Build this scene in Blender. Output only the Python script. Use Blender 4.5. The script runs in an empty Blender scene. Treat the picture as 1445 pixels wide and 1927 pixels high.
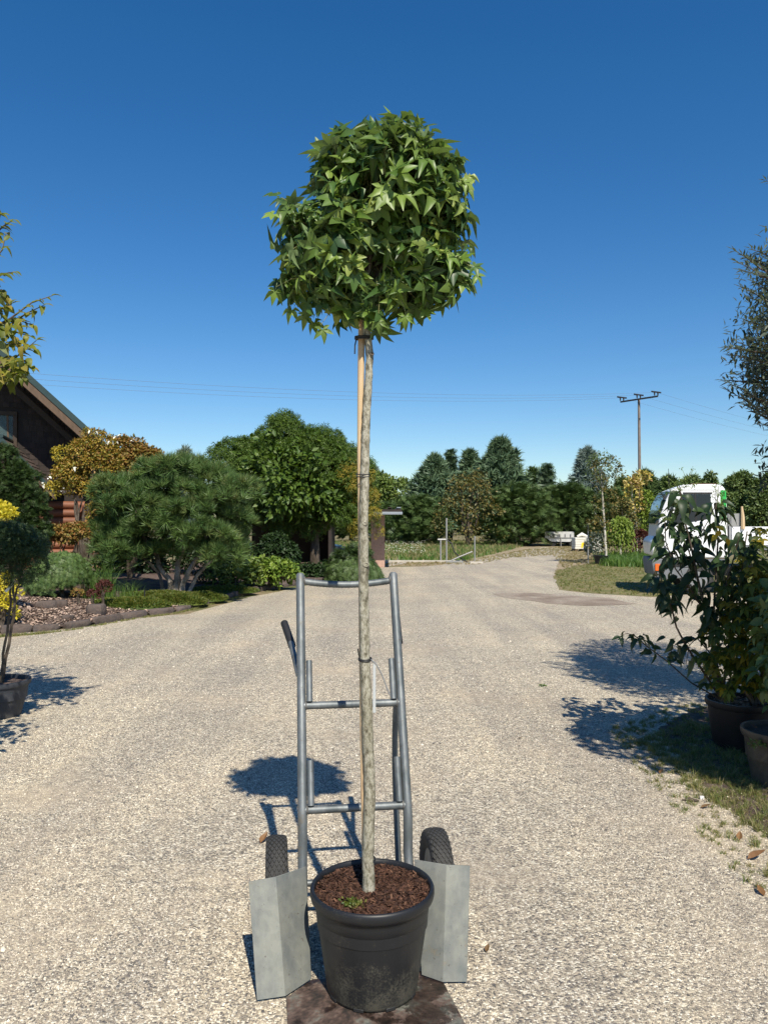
import bpy, math, random
import numpy as np
from mathutils import Vector, Matrix, noise as mnoise
R = math.radians
random.seed(7)
rng = np.random.default_rng(11)
SC = bpy.context.scene
COL = SC.collection

# ---------------------------------------------------------------- camera, light, exposure
F_PX, CX, CY, HOR, CAM_H = 1448.0, 722.5, 963.5, 986.0, 1.6
PITCH = math.atan((HOR - CY) / F_PX)
cam_d = bpy.data.cameras.new('camera'); cam = bpy.data.objects.new('camera', cam_d); COL.objects.link(cam)
cam_d.sensor_fit = 'VERTICAL'; cam_d.sensor_height = 36.0; cam_d.lens = 36.0 * F_PX / 1927.0
cam_d.clip_start = 0.05; cam_d.clip_end = 3000
cam.location = (0, 0, CAM_H); cam.rotation_euler = (math.pi / 2 + PITCH, 0, 0)
SC.camera = cam

SUN_ELEV = R(49); SUN_TO = Vector((-.252 * math.cos(SUN_ELEV), .968 * math.cos(SUN_ELEV), -math.sin(SUN_ELEV)))
W = bpy.data.worlds.new('World'); SC.world = W; W.use_nodes = True
wn = W.node_tree; wn.nodes.clear()
wo = wn.nodes.new('ShaderNodeOutputWorld'); wb = wn.nodes.new('ShaderNodeBackground'); ws = wn.nodes.new('ShaderNodeTexSky')
ws.sky_type = 'NISHITA'; ws.sun_disc = False; ws.sun_elevation = SUN_ELEV
ws.sun_rotation = math.atan2(.252, -.968)          # the sun stands behind the camera, a little to the right
ws.altitude = 100; ws.air_density = 1.0; ws.dust_density = 0.3; ws.ozone_density = 3.0
wb.inputs['Strength'].default_value = 0.097
wh = wn.nodes.new('ShaderNodeHueSaturation'); wh.inputs['Saturation'].default_value = 1.35; wh.inputs['Hue'].default_value = 0.503
wn.links.new(ws.outputs[0], wh.inputs['Color']); wn.links.new(wh.outputs[0], wb.inputs[0]); wn.links.new(wb.outputs[0], wo.inputs[0])
sun_d = bpy.data.lights.new('sun', 'SUN'); sun = bpy.data.objects.new('sun', sun_d); COL.objects.link(sun)
sun_d.energy = 5.0; sun_d.angle = R(0.53); sun_d.color = (1.0, .93, .80)
sun.rotation_euler = SUN_TO.to_track_quat('-Z', 'Y').to_euler(); sun.location = (3, -8, 12)
SC.view_settings.view_transform = 'Standard'; SC.view_settings.look = 'None'
SC.view_settings.gamma = 1; SC.view_settings.use_curve_mapping = False
SC.view_settings.exposure = 0.35
SC.cycles.max_bounces = 6; SC.cycles.transparent_max_bounces = 8

# ---------------------------------------------------------------- pixel <-> place helpers (measured on the photograph)
cp, sp = math.cos(PITCH), math.sin(PITCH)
def ray(px, py):
    a, b = (px - CX) / F_PX, (CY - py) / F_PX
    return Vector((a, cp - b * sp, sp + b * cp))
def P(px, py, Y):
    d = ray(px, py); t = Y / d.y
    return Vector((d.x * t, Y, CAM_H + d.z * t))
def G(px, py, z=0.0):
    d = ray(px, py); t = (z - CAM_H) / d.z
    return Vector((d.x * t, d.y * t, z))
def onplane(px, py, p0, n):
    d = ray(px, py); o = Vector((0, 0, CAM_H)); t = (Vector(p0) - o).dot(n) / d.dot(n)
    return o + d * t
def ppm(Y): return F_PX / Y

# ---------------------------------------------------------------- materials
def newmat(name):
    m = bpy.data.materials.new(name); m.use_nodes = True
    nt = m.node_tree; nt.nodes.clear()
    out = nt.nodes.new('ShaderNodeOutputMaterial'); b = nt.nodes.new('ShaderNodeBsdfPrincipled')
    nt.links.new(b.outputs[0], out.inputs[0])
    return m, nt, b, out
def N(nt, t, **kw):
    n = nt.nodes.new(t)
    for k, v in kw.items(): setattr(n, k, v)
    return n
def ramp(nt, stops):
    r = nt.nodes.new('ShaderNodeValToRGB'); e = r.color_ramp.elements
    while len(e) < len(stops): e.new(.5)
    for i, (p, c) in enumerate(stops): e[i].position = p; e[i].color = (*c, 1)
    return r
def coords(nt, world=False, scale=(1, 1, 1)):
    mp = N(nt, 'ShaderNodeMapping'); mp.inputs['Scale'].default_value = scale
    if world:
        g = N(nt, 'ShaderNodeNewGeometry'); nt.links.new(g.outputs['Position'], mp.inputs[0])
    else:
        t = N(nt, 'ShaderNodeTexCoord'); nt.links.new(t.outputs['Object'], mp.inputs[0])
    return mp.outputs[0]
def noise(nt, vec, scale, detail=4, rough=.6):
    n = N(nt, 'ShaderNodeTexNoise'); n.inputs['Scale'].default_value = scale; n.inputs['Detail'].default_value = detail
    n.inputs['Roughness'].default_value = rough; nt.links.new(vec, n.inputs['Vector']); return n
def mixc(nt, fac, a, b, mode='MIX'):
    m = N(nt, 'ShaderNodeMix', data_type='RGBA', blend_type=mode)
    for sock, v in ((m.inputs[0], fac), (m.inputs[6], a), (m.inputs[7], b)):
        if hasattr(v, 'is_linked'): nt.links.new(v, sock)
        else: sock.default_value = v if isinstance(v, (int, float)) else (*v, 1)
    return m.outputs[2]
def bump(nt, b, h, strength=.4, dist=.01):
    n = N(nt, 'ShaderNodeBump'); n.inputs['Strength'].default_value = strength; n.inputs['Distance'].default_value = dist
    nt.links.new(h, n.inputs['Height']); nt.links.new(n.outputs[0], b.inputs['Normal']); return n
def mat(name, stops, scale=8, rough=.6, metal=0, bmp=.3, bscale=None, bdist=.004, stretch=(1, 1, 1), spec=.5, vary=0):
    """stops: two or more colours mixed by noise"""
    m, nt, b, out = newmat(name)
    v = coords(nt, scale=stretch); n = noise(nt, v, scale)
    k = len(stops)
    r = ramp(nt, [(.3 + .4 * i / max(1, k - 1), c) for i, c in enumerate(stops)]) if k > 1 else None
    if r:
        nt.links.new(n.outputs[0], r.inputs[0]); c = r.outputs[0]
    else:
        rgb = N(nt, 'ShaderNodeRGB'); rgb.outputs[0].default_value = (*stops[0], 1); c = rgb.outputs[0]
    if vary:
        oi = N(nt, 'ShaderNodeObjectInfo'); hs = N(nt, 'ShaderNodeHueSaturation')
        mr = N(nt, 'ShaderNodeMapRange'); mr.inputs[3].default_value = 1 - vary; mr.inputs[4].default_value = 1 + vary
        nt.links.new(oi.outputs['Random'], mr.inputs[0]); nt.links.new(mr.outputs[0], hs.inputs['Value']); nt.links.new(c, hs.inputs['Color']); c = hs.outputs[0]
    nt.links.new(c, b.inputs['Base Color'])
    b.inputs['Roughness'].default_value = rough; b.inputs['Metallic'].default_value = metal
    b.inputs['Specular IOR Level'].default_value = spec
    if bmp:
        n2 = noise(nt, v, bscale or scale * 4, 5); bump(nt, b, n2.outputs[0], bmp, bdist)
    return m
def leafmat(name, cols, under=None, trans=.22, rough=.5, spec=.35, pos=None):
    m, nt, b, out = newmat(name)
    at = N(nt, 'ShaderNodeAttribute', attribute_name='tint'); oi = N(nt, 'ShaderNodeObjectInfo')
    ad = N(nt, 'ShaderNodeMath', operation='ADD'); fr = N(nt, 'ShaderNodeMath', operation='FRACT')
    nt.links.new(at.outputs['Fac'], ad.inputs[0]); nt.links.new(oi.outputs['Random'], ad.inputs[1]); nt.links.new(ad.outputs[0], fr.inputs[0])
    k = len(cols)
    r = ramp(nt, [((pos[i] if pos else i / (k - 1)), c) for i, c in enumerate(cols)]); nt.links.new(fr.outputs[0], r.inputs[0])
    c = r.outputs[0]
    v = coords(nt); n = noise(nt, v, 60, 2)
    c = mixc(nt, .35, c, mixc(nt, n.outputs[0], (.35, .35, .35), (1.5, 1.5, 1.4)), 'MULTIPLY')
    g = N(nt, 'ShaderNodeNewGeometry')
    if under:
        c = mixc(nt, g.outputs['Backfacing'], c, under)
    nt.links.new(c, b.inputs['Base Color']); b.inputs['Roughness'].default_value = rough; b.inputs['Specular IOR Level'].default_value = spec
    tr = N(nt, 'ShaderNodeBsdfTranslucent'); c2 = mixc(nt, 1.0, c, (1.5, 1.6, .6), 'MULTIPLY'); nt.links.new(c2, tr.inputs[0])
    ms = N(nt, 'ShaderNodeMixShader'); ms.inputs[0].default_value = trans
    nt.links.new(b.outputs[0], ms.inputs[1]); nt.links.new(tr.outputs[0], ms.inputs[2]); nt.links.new(ms.outputs[0], out.inputs[0])
    return m
def flat(name, c, rough=.5, metal=0, spec=.5):
    m, nt, b, out = newmat(name); b.inputs['Base Color'].default_value = (*c, 1)
    b.inputs['Roughness'].default_value = rough; b.inputs['Metallic'].default_value = metal; b.inputs['Specular IOR Level'].default_value = spec
    return m

# ---------------------------------------------------------------- mesh helpers
class MB:
    def __init__(s): s.v = []; s.f = []
    def add(s, V, F):
        o = len(s.v); s.v += [tuple(p) for p in V]; s.f += [tuple(i + o for i in f) for f in F]; return s
    def box(s, c, size, rot=None):
        h = [x / 2 for x in size]; V = []
        for dz in (-1, 1):
            for dy in (-1, 1):
                for dx in (-1, 1):
                    p = Vector((dx * h[0], dy * h[1], dz * h[2]))
                    if rot is not None: p = rot @ p
                    V.append(p + Vector(c))
        return s.add(V, [(0, 2, 3, 1), (4, 5, 7, 6), (0, 1, 5, 4), (2, 6, 7, 3), (0, 4, 6, 2), (1, 3, 7, 5)])
    def tube(s, pts, rad, seg=10, cap=True, flatn=1.0):
        pts = [Vector(p) for p in pts]; n = len(pts)
        if not hasattr(rad, '__len__'): rad = [rad] * n
        V, F = [], []; up = None
        for i, p in enumerate(pts):
            t = (pts[min(i + 1, n - 1)] - pts[max(i - 1, 0)]).normalized()
            if up is None: up = Vector((0, 0, 1)) if abs(t.z) < .9 else Vector((1, 0, 0))
            a = t.cross(up).normalized(); b = a.cross(t).normalized(); up = b
            for k in range(seg):
                w = 2 * math.pi * k / seg; V.append(p + (a * math.cos(w) + b * math.sin(w) * flatn) * rad[i])
        for i in range(n - 1):
            for k in range(seg):
                k2 = (k + 1) % seg; F.append((i * seg + k, i * seg + k2, (i + 1) * seg + k2, (i + 1) * seg + k))
        if cap: F.append(tuple(range(seg - 1, -1, -1))); F.append(tuple((n - 1) * seg + k for k in range(seg)))
        return s.add(V, F)
    def lathe(s, prof, c, seg=48, rfun=None):
        """prof: list of (r, z); open surface turned round the z axis"""
        V, F = [], []
        for i, (r, z) in enumerate(prof):
            for k in range(seg):
                w = 2 * math.pi * k / seg; rr = r * (rfun(w, z) if rfun else 1)
                V.append((c[0] + rr * math.cos(w), c[1] + rr * math.sin(w), c[2] + z))
        for i in range(len(prof) - 1):
            for k in range(seg):
                k2 = (k + 1) % seg; F.append((i * seg + k, i * seg + k2, (i + 1) * seg + k2, (i + 1) * seg + k))
        return s.add(V, F)
    def prism(s, poly, d):
        """planar polygon (3D points) swept by vector d"""
        n = len(poly); d = Vector(d); A = [Vector(p) for p in poly]
        V = A + [p + d for p in A]; F = [tuple(range(n)), tuple(range(2 * n - 1, n - 1, -1))]
        for i in range(n):
            j = (i + 1) % n; F.append((i, i + n, j + n, j))
        return s.add(V, F)
def link(name, me, m, parent=None, kind=None, loc=None):
    o = bpy.data.objects.new(name, me); COL.objects.link(o)
    if m is not None and not me.materials: me.materials.append(m)
    if parent is not None: o.parent = parent
    if loc is not None: o.location = loc
    if kind: o['kind'] = kind
    return o
def root_of(p):
    while p.parent is not None: p = p.parent
    return p
def recalc(me):
    import bmesh
    bm = bmesh.new(); bm.from_mesh(me); bmesh.ops.recalc_face_normals(bm, faces=bm.faces); bm.to_mesh(me); bm.free()
def obj(name, mb, m, parent=None, kind=None, smooth=True, bevel=0, angle=35, label=None, fix=True):
    """world-space vertices -> one mesh; children of a thing are stored relative to the thing's base"""
    off = root_of(parent).matrix_basis.translation if parent is not None else Vector((0, 0, 0))
    me = bpy.data.meshes.new(name)
    me.from_pydata([(v[0] - off.x, v[1] - off.y, v[2] - off.z) for v in mb.v], [], mb.f); me.update()
    if fix: recalc(me)
    if smooth:
        me.polygons.foreach_set('use_smooth', [True] * len(me.polygons)); me.set_sharp_from_angle(angle=R(angle))
    o = link(name, me, m, parent, kind)
    if bevel:
        b = o.modifiers.new('bevel', 'BEVEL'); b.width = bevel; b.segments = 2; b.limit_method = 'ANGLE'
    if label: o['label'] = label
    return o
def thing(name, label, cat, loc, group=None):
    o = bpy.data.objects.new(name, None); COL.objects.link(o); o.location = loc; o.empty_display_size = .1
    o['label'] = label; o['category'] = cat
    if group: o['group'] = group
    return o
def tag(o, label, cat, group=None):
    o['label'] = label; o['category'] = cat
    if group: o['group'] = group
    return o
def trimesh(name, V, T, m, parent=None, kind=None, tint=None, smooth=False):
    """fast numpy triangle mesh (world space)"""
    off = root_of(parent).matrix_basis.translation if parent is not None else Vector((0, 0, 0))
    V = np.asarray(V, dtype=np.float32) - np.array(off[:], dtype=np.float32); T = np.asarray(T, dtype=np.int32)
    me = bpy.data.meshes.new(name); me.vertices.add(len(V)); me.vertices.foreach_set('co', V.ravel())
    nt = len(T); me.loops.add(nt * 3); me.loops.foreach_set('vertex_index', T.ravel())
    me.polygons.add(nt); me.polygons.foreach_set('loop_start', np.arange(0, nt * 3, 3, dtype=np.int32))
    if smooth: me.polygons.foreach_set('use_smooth', np.ones(nt, dtype=bool))
    if tint is not None:
        a = me.attributes.new('tint', 'FLOAT', 'POINT'); a.data.foreach_set('value', np.asarray(tint, dtype=np.float32))
    me.update(calc_edges=True)
    return link(name, me, m, parent, kind)

# ---------------------------------------------------------------- leaf templates: base at 0, tip along +Y, face +Z, length 1
def tmpl_simple():      # folded rhombus
    return (np.array([(0, 0, 0), (.28, .45, .08), (0, 1, -.06), (-.28, .45, .08)], float), np.array([(0, 1, 2), (0, 2, 3)]))
def tmpl_ovate(width=.27, fold=.10, curl=.25, n=4):
    V, T = [], []
    for i in range(n + 1):
        t = i / n; w = width * math.sin(math.pi * min(1, t ** .75)) + (.01 if 0 < i < n else 0)
        z = -curl * t * t; y = t - curl * .3 * t * t
        V += [(-w, y, z + fold * w / width), (0, y, z), (w, y, z + fold * w / width)]
    for i in range(n):
        a = i * 3; T += [(a, a + 1, a + 4), (a, a + 4, a + 3), (a + 1, a + 2, a + 5), (a + 1, a + 5, a + 4)]
    return np.array(V, float), np.array(T)
def tmpl_star(lobes, droop=.35, fold=.06, wobble=0, seed=0):
    """palmate leaf: lobes = [(angle from the tip, length, half width)], every lobe a folded blade"""
    rs = random.Random(seed); c = Vector((0, .30, 0)); V = [tuple(c)]; T = []
    rim = []
    L = sorted(lobes)
    for i, (a, l, w) in enumerate(L):
        d = Vector((math.sin(a), math.cos(a), 0)); s = Vector((d.y, -d.x, 0))
        k = rs.uniform(-wobble, wobble)
        def at(t, u, lift=0):
            p = c + d * (l * t) + s * u; p.z = -droop * (t * l) ** 2 + lift + k * t * t; return tuple(p)
        i0 = len(V)
        V.extend([at(.46, -w, fold), at(.45, 0), at(.46, w, fold), at(.74, -w * .62, fold * .8), at(.74, w * .62, fold * .8), at(1.04, 0)])
        T.extend([(0, i0 + 1, i0), (0, i0 + 2, i0 + 1), (i0, i0 + 1, i0 + 3), (i0 + 1, i0 + 2, i0 + 4), (i0 + 1, i0 + 5, i0 + 3), (i0 + 1, i0 + 4, i0 + 5)])
        rim.append((i0, i0 + 2))
    for (a0, a1), (b0, b1) in zip(rim, rim[1:]):      # web between neighbouring lobes
        m = (Vector(V[a1]) + Vector(V[b0])) * .5; q = c.lerp(m, .80); q.z = m.z * .5
        i0 = len(V); V.append(tuple(q)); T += [(0, i0, a1), (0, b0, i0)]
    i0 = len(V); V += [(-.012, -.28, -.03), (.012, -.28, -.03)]; T.append((i0, i0 + 1, 0))   # stalk
    return np.array(V, float), np.array(T)
LB = [(0, .70, .175), (R(55), .64, .16), (-R(55), .64, .16), (R(112), .46, .12), (-R(112), .46, .12)]
STARS = [tmpl_star(LB, d, f, w, s) for d, f, w, s in ((.15, .05, .10, 1), (.4, .09, .2, 2), (.8, .12, .3, 3), (.3, -.05, .25, 4), (1.2, .16, .2, 5), (.5, .04, .35, 6), (.9, .18, .4, 7))]
ACER = [tmpl_star([(0, .7, .2), (R(48), .62, .17), (-R(48), .62, .17), (R(100), .42, .12), (-R(100), .42, .12)], d, .05, .15, s) for d, s in ((.3, 1), (.6, 2), (.9, 3))]
OVATE = [tmpl_ovate(.26, .10, c) for c in (.2, .5, .9)]
CURLY = [tmpl_ovate(.20, f, c, 5) for f, c in ((.09, .55), (.14, .95), (.10, 1.25), (.12, .75))]
LANCELO = [(np.array([(0, 0, 0), (.13, .45, .04), (0, 1, -.08), (-.13, .45, .04)], float), np.array([(0, 1, 2), (0, 2, 3)]))]
LANCE = [tmpl_ovate(.13, .05, c, 3) for c in (.1, .35)]
SIMPLE = [tmpl_simple()]
def tmpl_mini(d, seed):
    rs = random.Random(seed); V, T = [(0, .3, .02)], []
    for a in (0, 58, -58, 115, -115):
        a = R(a + rs.uniform(-8, 8)); L = .68 if abs(a) < 1.6 else .4; k = len(V)
        for da, l in ((-.42, .22), (.42, .22), (0, L)): V.append((math.sin(a + da) * l, .3 + math.cos(a + da) * l, -d * l * l + .02))
        T.append((k, k + 1, k + 2))
    return np.array(V, float), np.array(T)
MINI = [tmpl_mini(.3, 1), tmpl_mini(.8, 2), tmpl_mini(1.2, 3)]
def tmpl_tuft(n, w, spread, seed=0, up=.5):
    """needles radiating from one point, mostly along +Y"""
    rs = np.random.default_rng(seed); V, T = [], []
    for i in range(n):
        d = rs.normal(size=3) * spread; d[1] = abs(d[1]) * .4 + up; d /= np.linalg.norm(d)
        s = np.cross(d, rs.normal(size=3)); s /= np.linalg.norm(s); L = rs.uniform(.7, 1)
        b = d * .05; k = len(V); V += [b - s * w, b + s * w, d * L]; T.append((k, k + 1, k + 2))
    return np.array(V), np.array(T)
TUFT = [tmpl_tuft(22, .035, .55, s) for s in (1, 2, 3)]
FARTUFT = [tmpl_tuft(9, .10, .5, s) for s in (4, 5, 6)]
def tmpl_spray(n=6, seed=0, w=.06):
    """flat feathery conifer spray"""
    rs = np.random.default_rng(seed); V, T = [(-.03, 0, 0), (.03, 0, 0), (0, 1, -.12)], [(0, 1, 2)]
    for i in range(n):
        t = .12 + .75 * i / n; L = .42 * (1 - t) + .16
        for sg in (-1, 1):
            k = len(V); y = t; V += [(0, y - w, -.12 * t * t), (0, y + w, -.12 * t * t), (sg * L, y + L * .7, -.12 * t * t + rs.uniform(-.08, .05))]
            T.append((k, k + 1, k + 2) if sg < 0 else (k + 1, k, k + 2))
    return np.array(V, float), np.array(T)
SPRAY = [tmpl_spray(3, s, .08) for s in (1, 2)]
OVLO = [tmpl_ovate(.26, .08, c, 2) for c in (.2, .6)]

def unit(a): return a / np.maximum(1e-9, np.linalg.norm(a, axis=-1, keepdims=True))
def frames(tip, nrm):
    y = unit(tip); x = unit(np.cross(y, nrm)); z = np.cross(x, y)
    return np.stack([x, y, z], axis=-1)       # columns
def scatter(tmpls, pos, tip, nrm, size):
    """merge leaf copies; returns V, T, tint"""
    pos = np.asarray(pos, float); n = len(pos); M = frames(tip, nrm); size = np.broadcast_to(size, (n,))
    pick = rng.integers(0, len(tmpls), n); VV, TT, CC, o = [], [], [], 0
    tv = rng.random(n) * .999
    for k, (tV, tT) in enumerate(tmpls):
        ix = np.where(pick == k)[0]
        if not len(ix): continue
        v = np.einsum('nij,vj->nvi', M[ix], tV) * size[ix, None, None] + pos[ix, None, :]
        t = tT[None] + (np.arange(len(ix)) * len(tV))[:, None, None] + o
        VV.append(v.reshape(-1, 3)); TT.append(t.reshape(-1, 3)); CC.append(np.repeat(tv[ix], len(tV))); o += len(ix) * len(tV)
    return np.concatenate(VV), np.concatenate(TT), np.concatenate(CC)
_leafmesh = {}
def leaf_objects(key, tmpls, pos, tip, nrm, size, m, parent, name='leaf'):
    """each leaf an object of its own, sharing mesh data"""
    if key not in _leafmesh:
        L = []
        for tV, tT in tmpls:
            me = bpy.data.meshes.new(name); me.from_pydata([tuple(v) for v in tV], [], [tuple(int(i) for i in t) for t in tT]); me.materials.append(m); me.polygons.foreach_set('use_smooth', [True] * len(me.polygons)); me.update(); L.append(me)
        _leafmesh[key] = L
    ms = _leafmesh[key]; M = frames(np.asarray(tip, float), np.asarray(nrm, float)); off = np.array(root_of(parent).location[:])
    size = np.broadcast_to(size, (len(pos),))
    for i in range(len(pos)):
        o = bpy.data.objects.new(name, ms[random.randrange(len(ms))]); COL.objects.link(o); o.parent = parent
        mm = Matrix(M[i].tolist()).to_4x4(); mm.translation = Vector(np.asarray(pos[i]) - off); o.matrix_local = mm @ Matrix.Scale(float(size[i]), 4)
def split_leaves(key, tmpls, pos, tip, nrm, size, m, parent, n_obj=300, score=None, stuff='foliage', name='leaf', lo=None):
    """the leaves that show largest become objects, the rest one stuff part"""
    pos = np.asarray(pos); n = len(pos); size = np.broadcast_to(size, (n,)).copy()
    sc = score if score is not None else size / pos[:, 1]
    order = np.argsort(-sc); a, b = order[:n_obj], order[n_obj:]
    leaf_objects(key, tmpls, pos[a], tip[a], nrm[a], size[a], m, parent, name)
    if len(b):
        V, T, C = scatter(lo or tmpls, pos[b], tip[b], nrm[b], size[b]); trimesh(stuff, V, T, m, parent, 'stuff', C, smooth=True)
def inview(p, Ymin=.5):
    px = CX + F_PX * p[:, 0] / p[:, 1]; return (px > 0) & (px < 1445)

def blob(px, py, rx, ry, Y, depth=None):
    c = P(px, py, Y); s = Y / F_PX
    return (np.array(c[:]), np.array((rx * s, (depth if depth else .85 * min(rx, ry * 1.3) * s), ry * s)))
def clumped(blobs, n_clump, n_per, rc, jitter=1.0, up=.35, shell=(.8, 1.02), low=-.55):
    """leaf points in clumps over the surface of ellipsoid blobs: light and dark masses with gaps"""
    area = np.array([b[1][0] * b[1][2] for b in blobs]); area = area / area.sum()
    pk = rng.choice(len(blobs), n_clump, p=area)
    C = np.array([b[0] for b in blobs])[pk]; Rr = np.array([b[1] for b in blobs])[pk]
    d = unit(rng.normal(size=(n_clump, 3))); d[:, 2] = np.where(d[:, 2] < low, -d[:, 2], d[:, 2])
    cc = C + d * Rr * rng.uniform(*shell, size=(n_clump, 1)); outc = unit(d / Rr)
    r = rc * rng.uniform(.6, 1.25, size=(n_clump, 1, 1))
    e = unit(rng.normal(size=(n_clump, n_per, 3)) + outc[:, None, :] * .9 + np.array((0, 0, up)))
    pos = cc[:, None, :] + e * r * rng.uniform(.55, 1.0, size=(n_clump, n_per, 1))
    nrm = unit(e + np.array((0, 0, .5)) + rng.normal(size=e.shape) * .45 * jitter)
    return pos.reshape(-1, 3), nrm.reshape(-1, 3), e.reshape(-1, 3)
def foliage(name, blobs, n_clump, n_per, rc, tm, size, m, parent, droop=.4, jitter=1.0, kind='stuff', up=.35, low=-.55, shell=(.8, 1.02)):
    pos, nrm, e = clumped(blobs, n_clump, n_per, rc, jitter, up, shell, low)
    tip = unit(e + rng.normal(size=e.shape) * .7 + np.array((0, 0, -droop)))
    V, T, C = scatter(tm, pos, tip, nrm, size * rng.uniform(.7, 1.25, len(pos)))
    return trimesh(name, V, T, m, parent, kind, C)
def limbs(mb, base, targets, r0, r1=.3, wob=.06, seg=7, n=7):
    for t in targets:
        b = Vector(base); t = Vector(t); pts = []; L = (t - b).length
        ph = random.uniform(0, 6)
        for i in range(n + 1):
            s = i / n; p = b.lerp(t, s); k = math.sin(s * math.pi) * wob * L
            p += Vector((math.sin(ph + s * 5), math.cos(ph * 1.3 + s * 4), .6 * math.sin(s * 3))) * k; pts.append(p)
        mb.tube(pts, [r0 * (1 - s / n * (1 - r1)) for s in range(n + 1)], seg)
    return mb
def inpoly(p, poly):
    x, y = p[:, 0], p[:, 1]; c = np.zeros(len(p), bool); n = len(poly)
    for i in range(n):
        x1, y1 = poly[i][0], poly[i][1]; x2, y2 = poly[(i + 1) % n][0], poly[(i + 1) % n][1]
        c ^= ((y1 > y) != (y2 > y)) & (x < (x2 - x1) * (y - y1) / ((y2 - y1) + 1e-12) + x1)
    return c
def sample(poly, n):
    a = np.array([(q[0], q[1]) for q in poly]); lo, hi = a.min(0), a.max(0); out = np.zeros((0, 2)); guard = 0
    while len(out) < n and guard < 60:
        p = lo + rng.random((n * 2, 2)) * (hi - lo); out = np.concatenate([out, p[inpoly(p, poly)]]); guard += 1
    return out[:n]
def grass(name, poly, n, h, w, m, z=0.0, parent=None, clump=None, lean=.5, zfun=None):
    if clump:      # tufts
        k = max(1, n // clump); c = sample(poly, k); n = k * clump
        p = np.repeat(c, clump, 0) + rng.normal(size=(n, 2)) * h * .35; hh = np.repeat(rng.uniform(.5, 1.3, k), clump)
    else:
        p = sample(poly, n); n = len(p); hh = np.ones(n)
    zz = np.full(n, z) if zfun is None else zfun(p)
    b = np.column_stack([p, zz]); a = rng.random(n) * 6.283; s = np.column_stack([np.cos(a), np.sin(a), np.zeros(n)]) * w * .5
    H = h * hh * rng.uniform(.4, 1.2, n); l = rng.normal(size=(n, 2)) * lean
    mid = b + np.column_stack([l[:, 0] * H * .25, l[:, 1] * H * .25, H * .6]); tp = b + np.column_stack([l[:, 0] * H, l[:, 1] * H, H * .95])
    V = np.stack([b - s, b + s, mid + s * .7, mid - s * .7, tp], 1).reshape(-1, 3)
    i = (np.arange(n) * 5)[:, None]
    T = np.concatenate([i + np.array([0, 1, 2]), i + np.array([0, 2, 3]), i + np.array([3, 2, 4])])
    return trimesh(name, V, T, m, parent, 'stuff', np.repeat(rng.random(n) * .999, 5))
def sheet(name, pts, z, m, jag=.0, step=.6, parent=None, kind='structure'):
    """flat ground sheet with a naturally uneven outline"""
    q = []
    n = len(pts)
    for i in range(n):
        a = Vector(pts[i][:2]); b = Vector(pts[(i + 1) % n][:2]); L = (b - a).length; k = max(1, min(80, int(L / step)))
        for j in range(k):
            p = a.lerp(b, j / k)
            if jag: p += Vector((mnoise.noise(Vector((p.x * .9, p.y * .9, 3))), mnoise.noise(Vector((p.x * .9, p.y * .9, 9))))) * jag + Vector((random.uniform(-1, 1), random.uniform(-1, 1))) * jag * .18
            q.append((p.x, p.y, z))
    me = bpy.data.meshes.new(name)
    import bmesh
    bm = bmesh.new(); vs = [bm.verts.new(p) for p in q]; es = [bm.edges.new((vs[i], vs[(i + 1) % len(vs)])) for i in range(len(vs))]
    bmesh.ops.triangle_fill(bm, edges=es, use_beauty=True); bmesh.ops.recalc_face_normals(bm, faces=bm.faces)
    if bm.faces and sum(f.normal.z for f in bm.faces) < 0: bmesh.ops.reverse_faces(bm, faces=bm.faces)
    bm.to_mesh(me); bm.free()
    return link(name, me, m, parent, kind)

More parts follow.
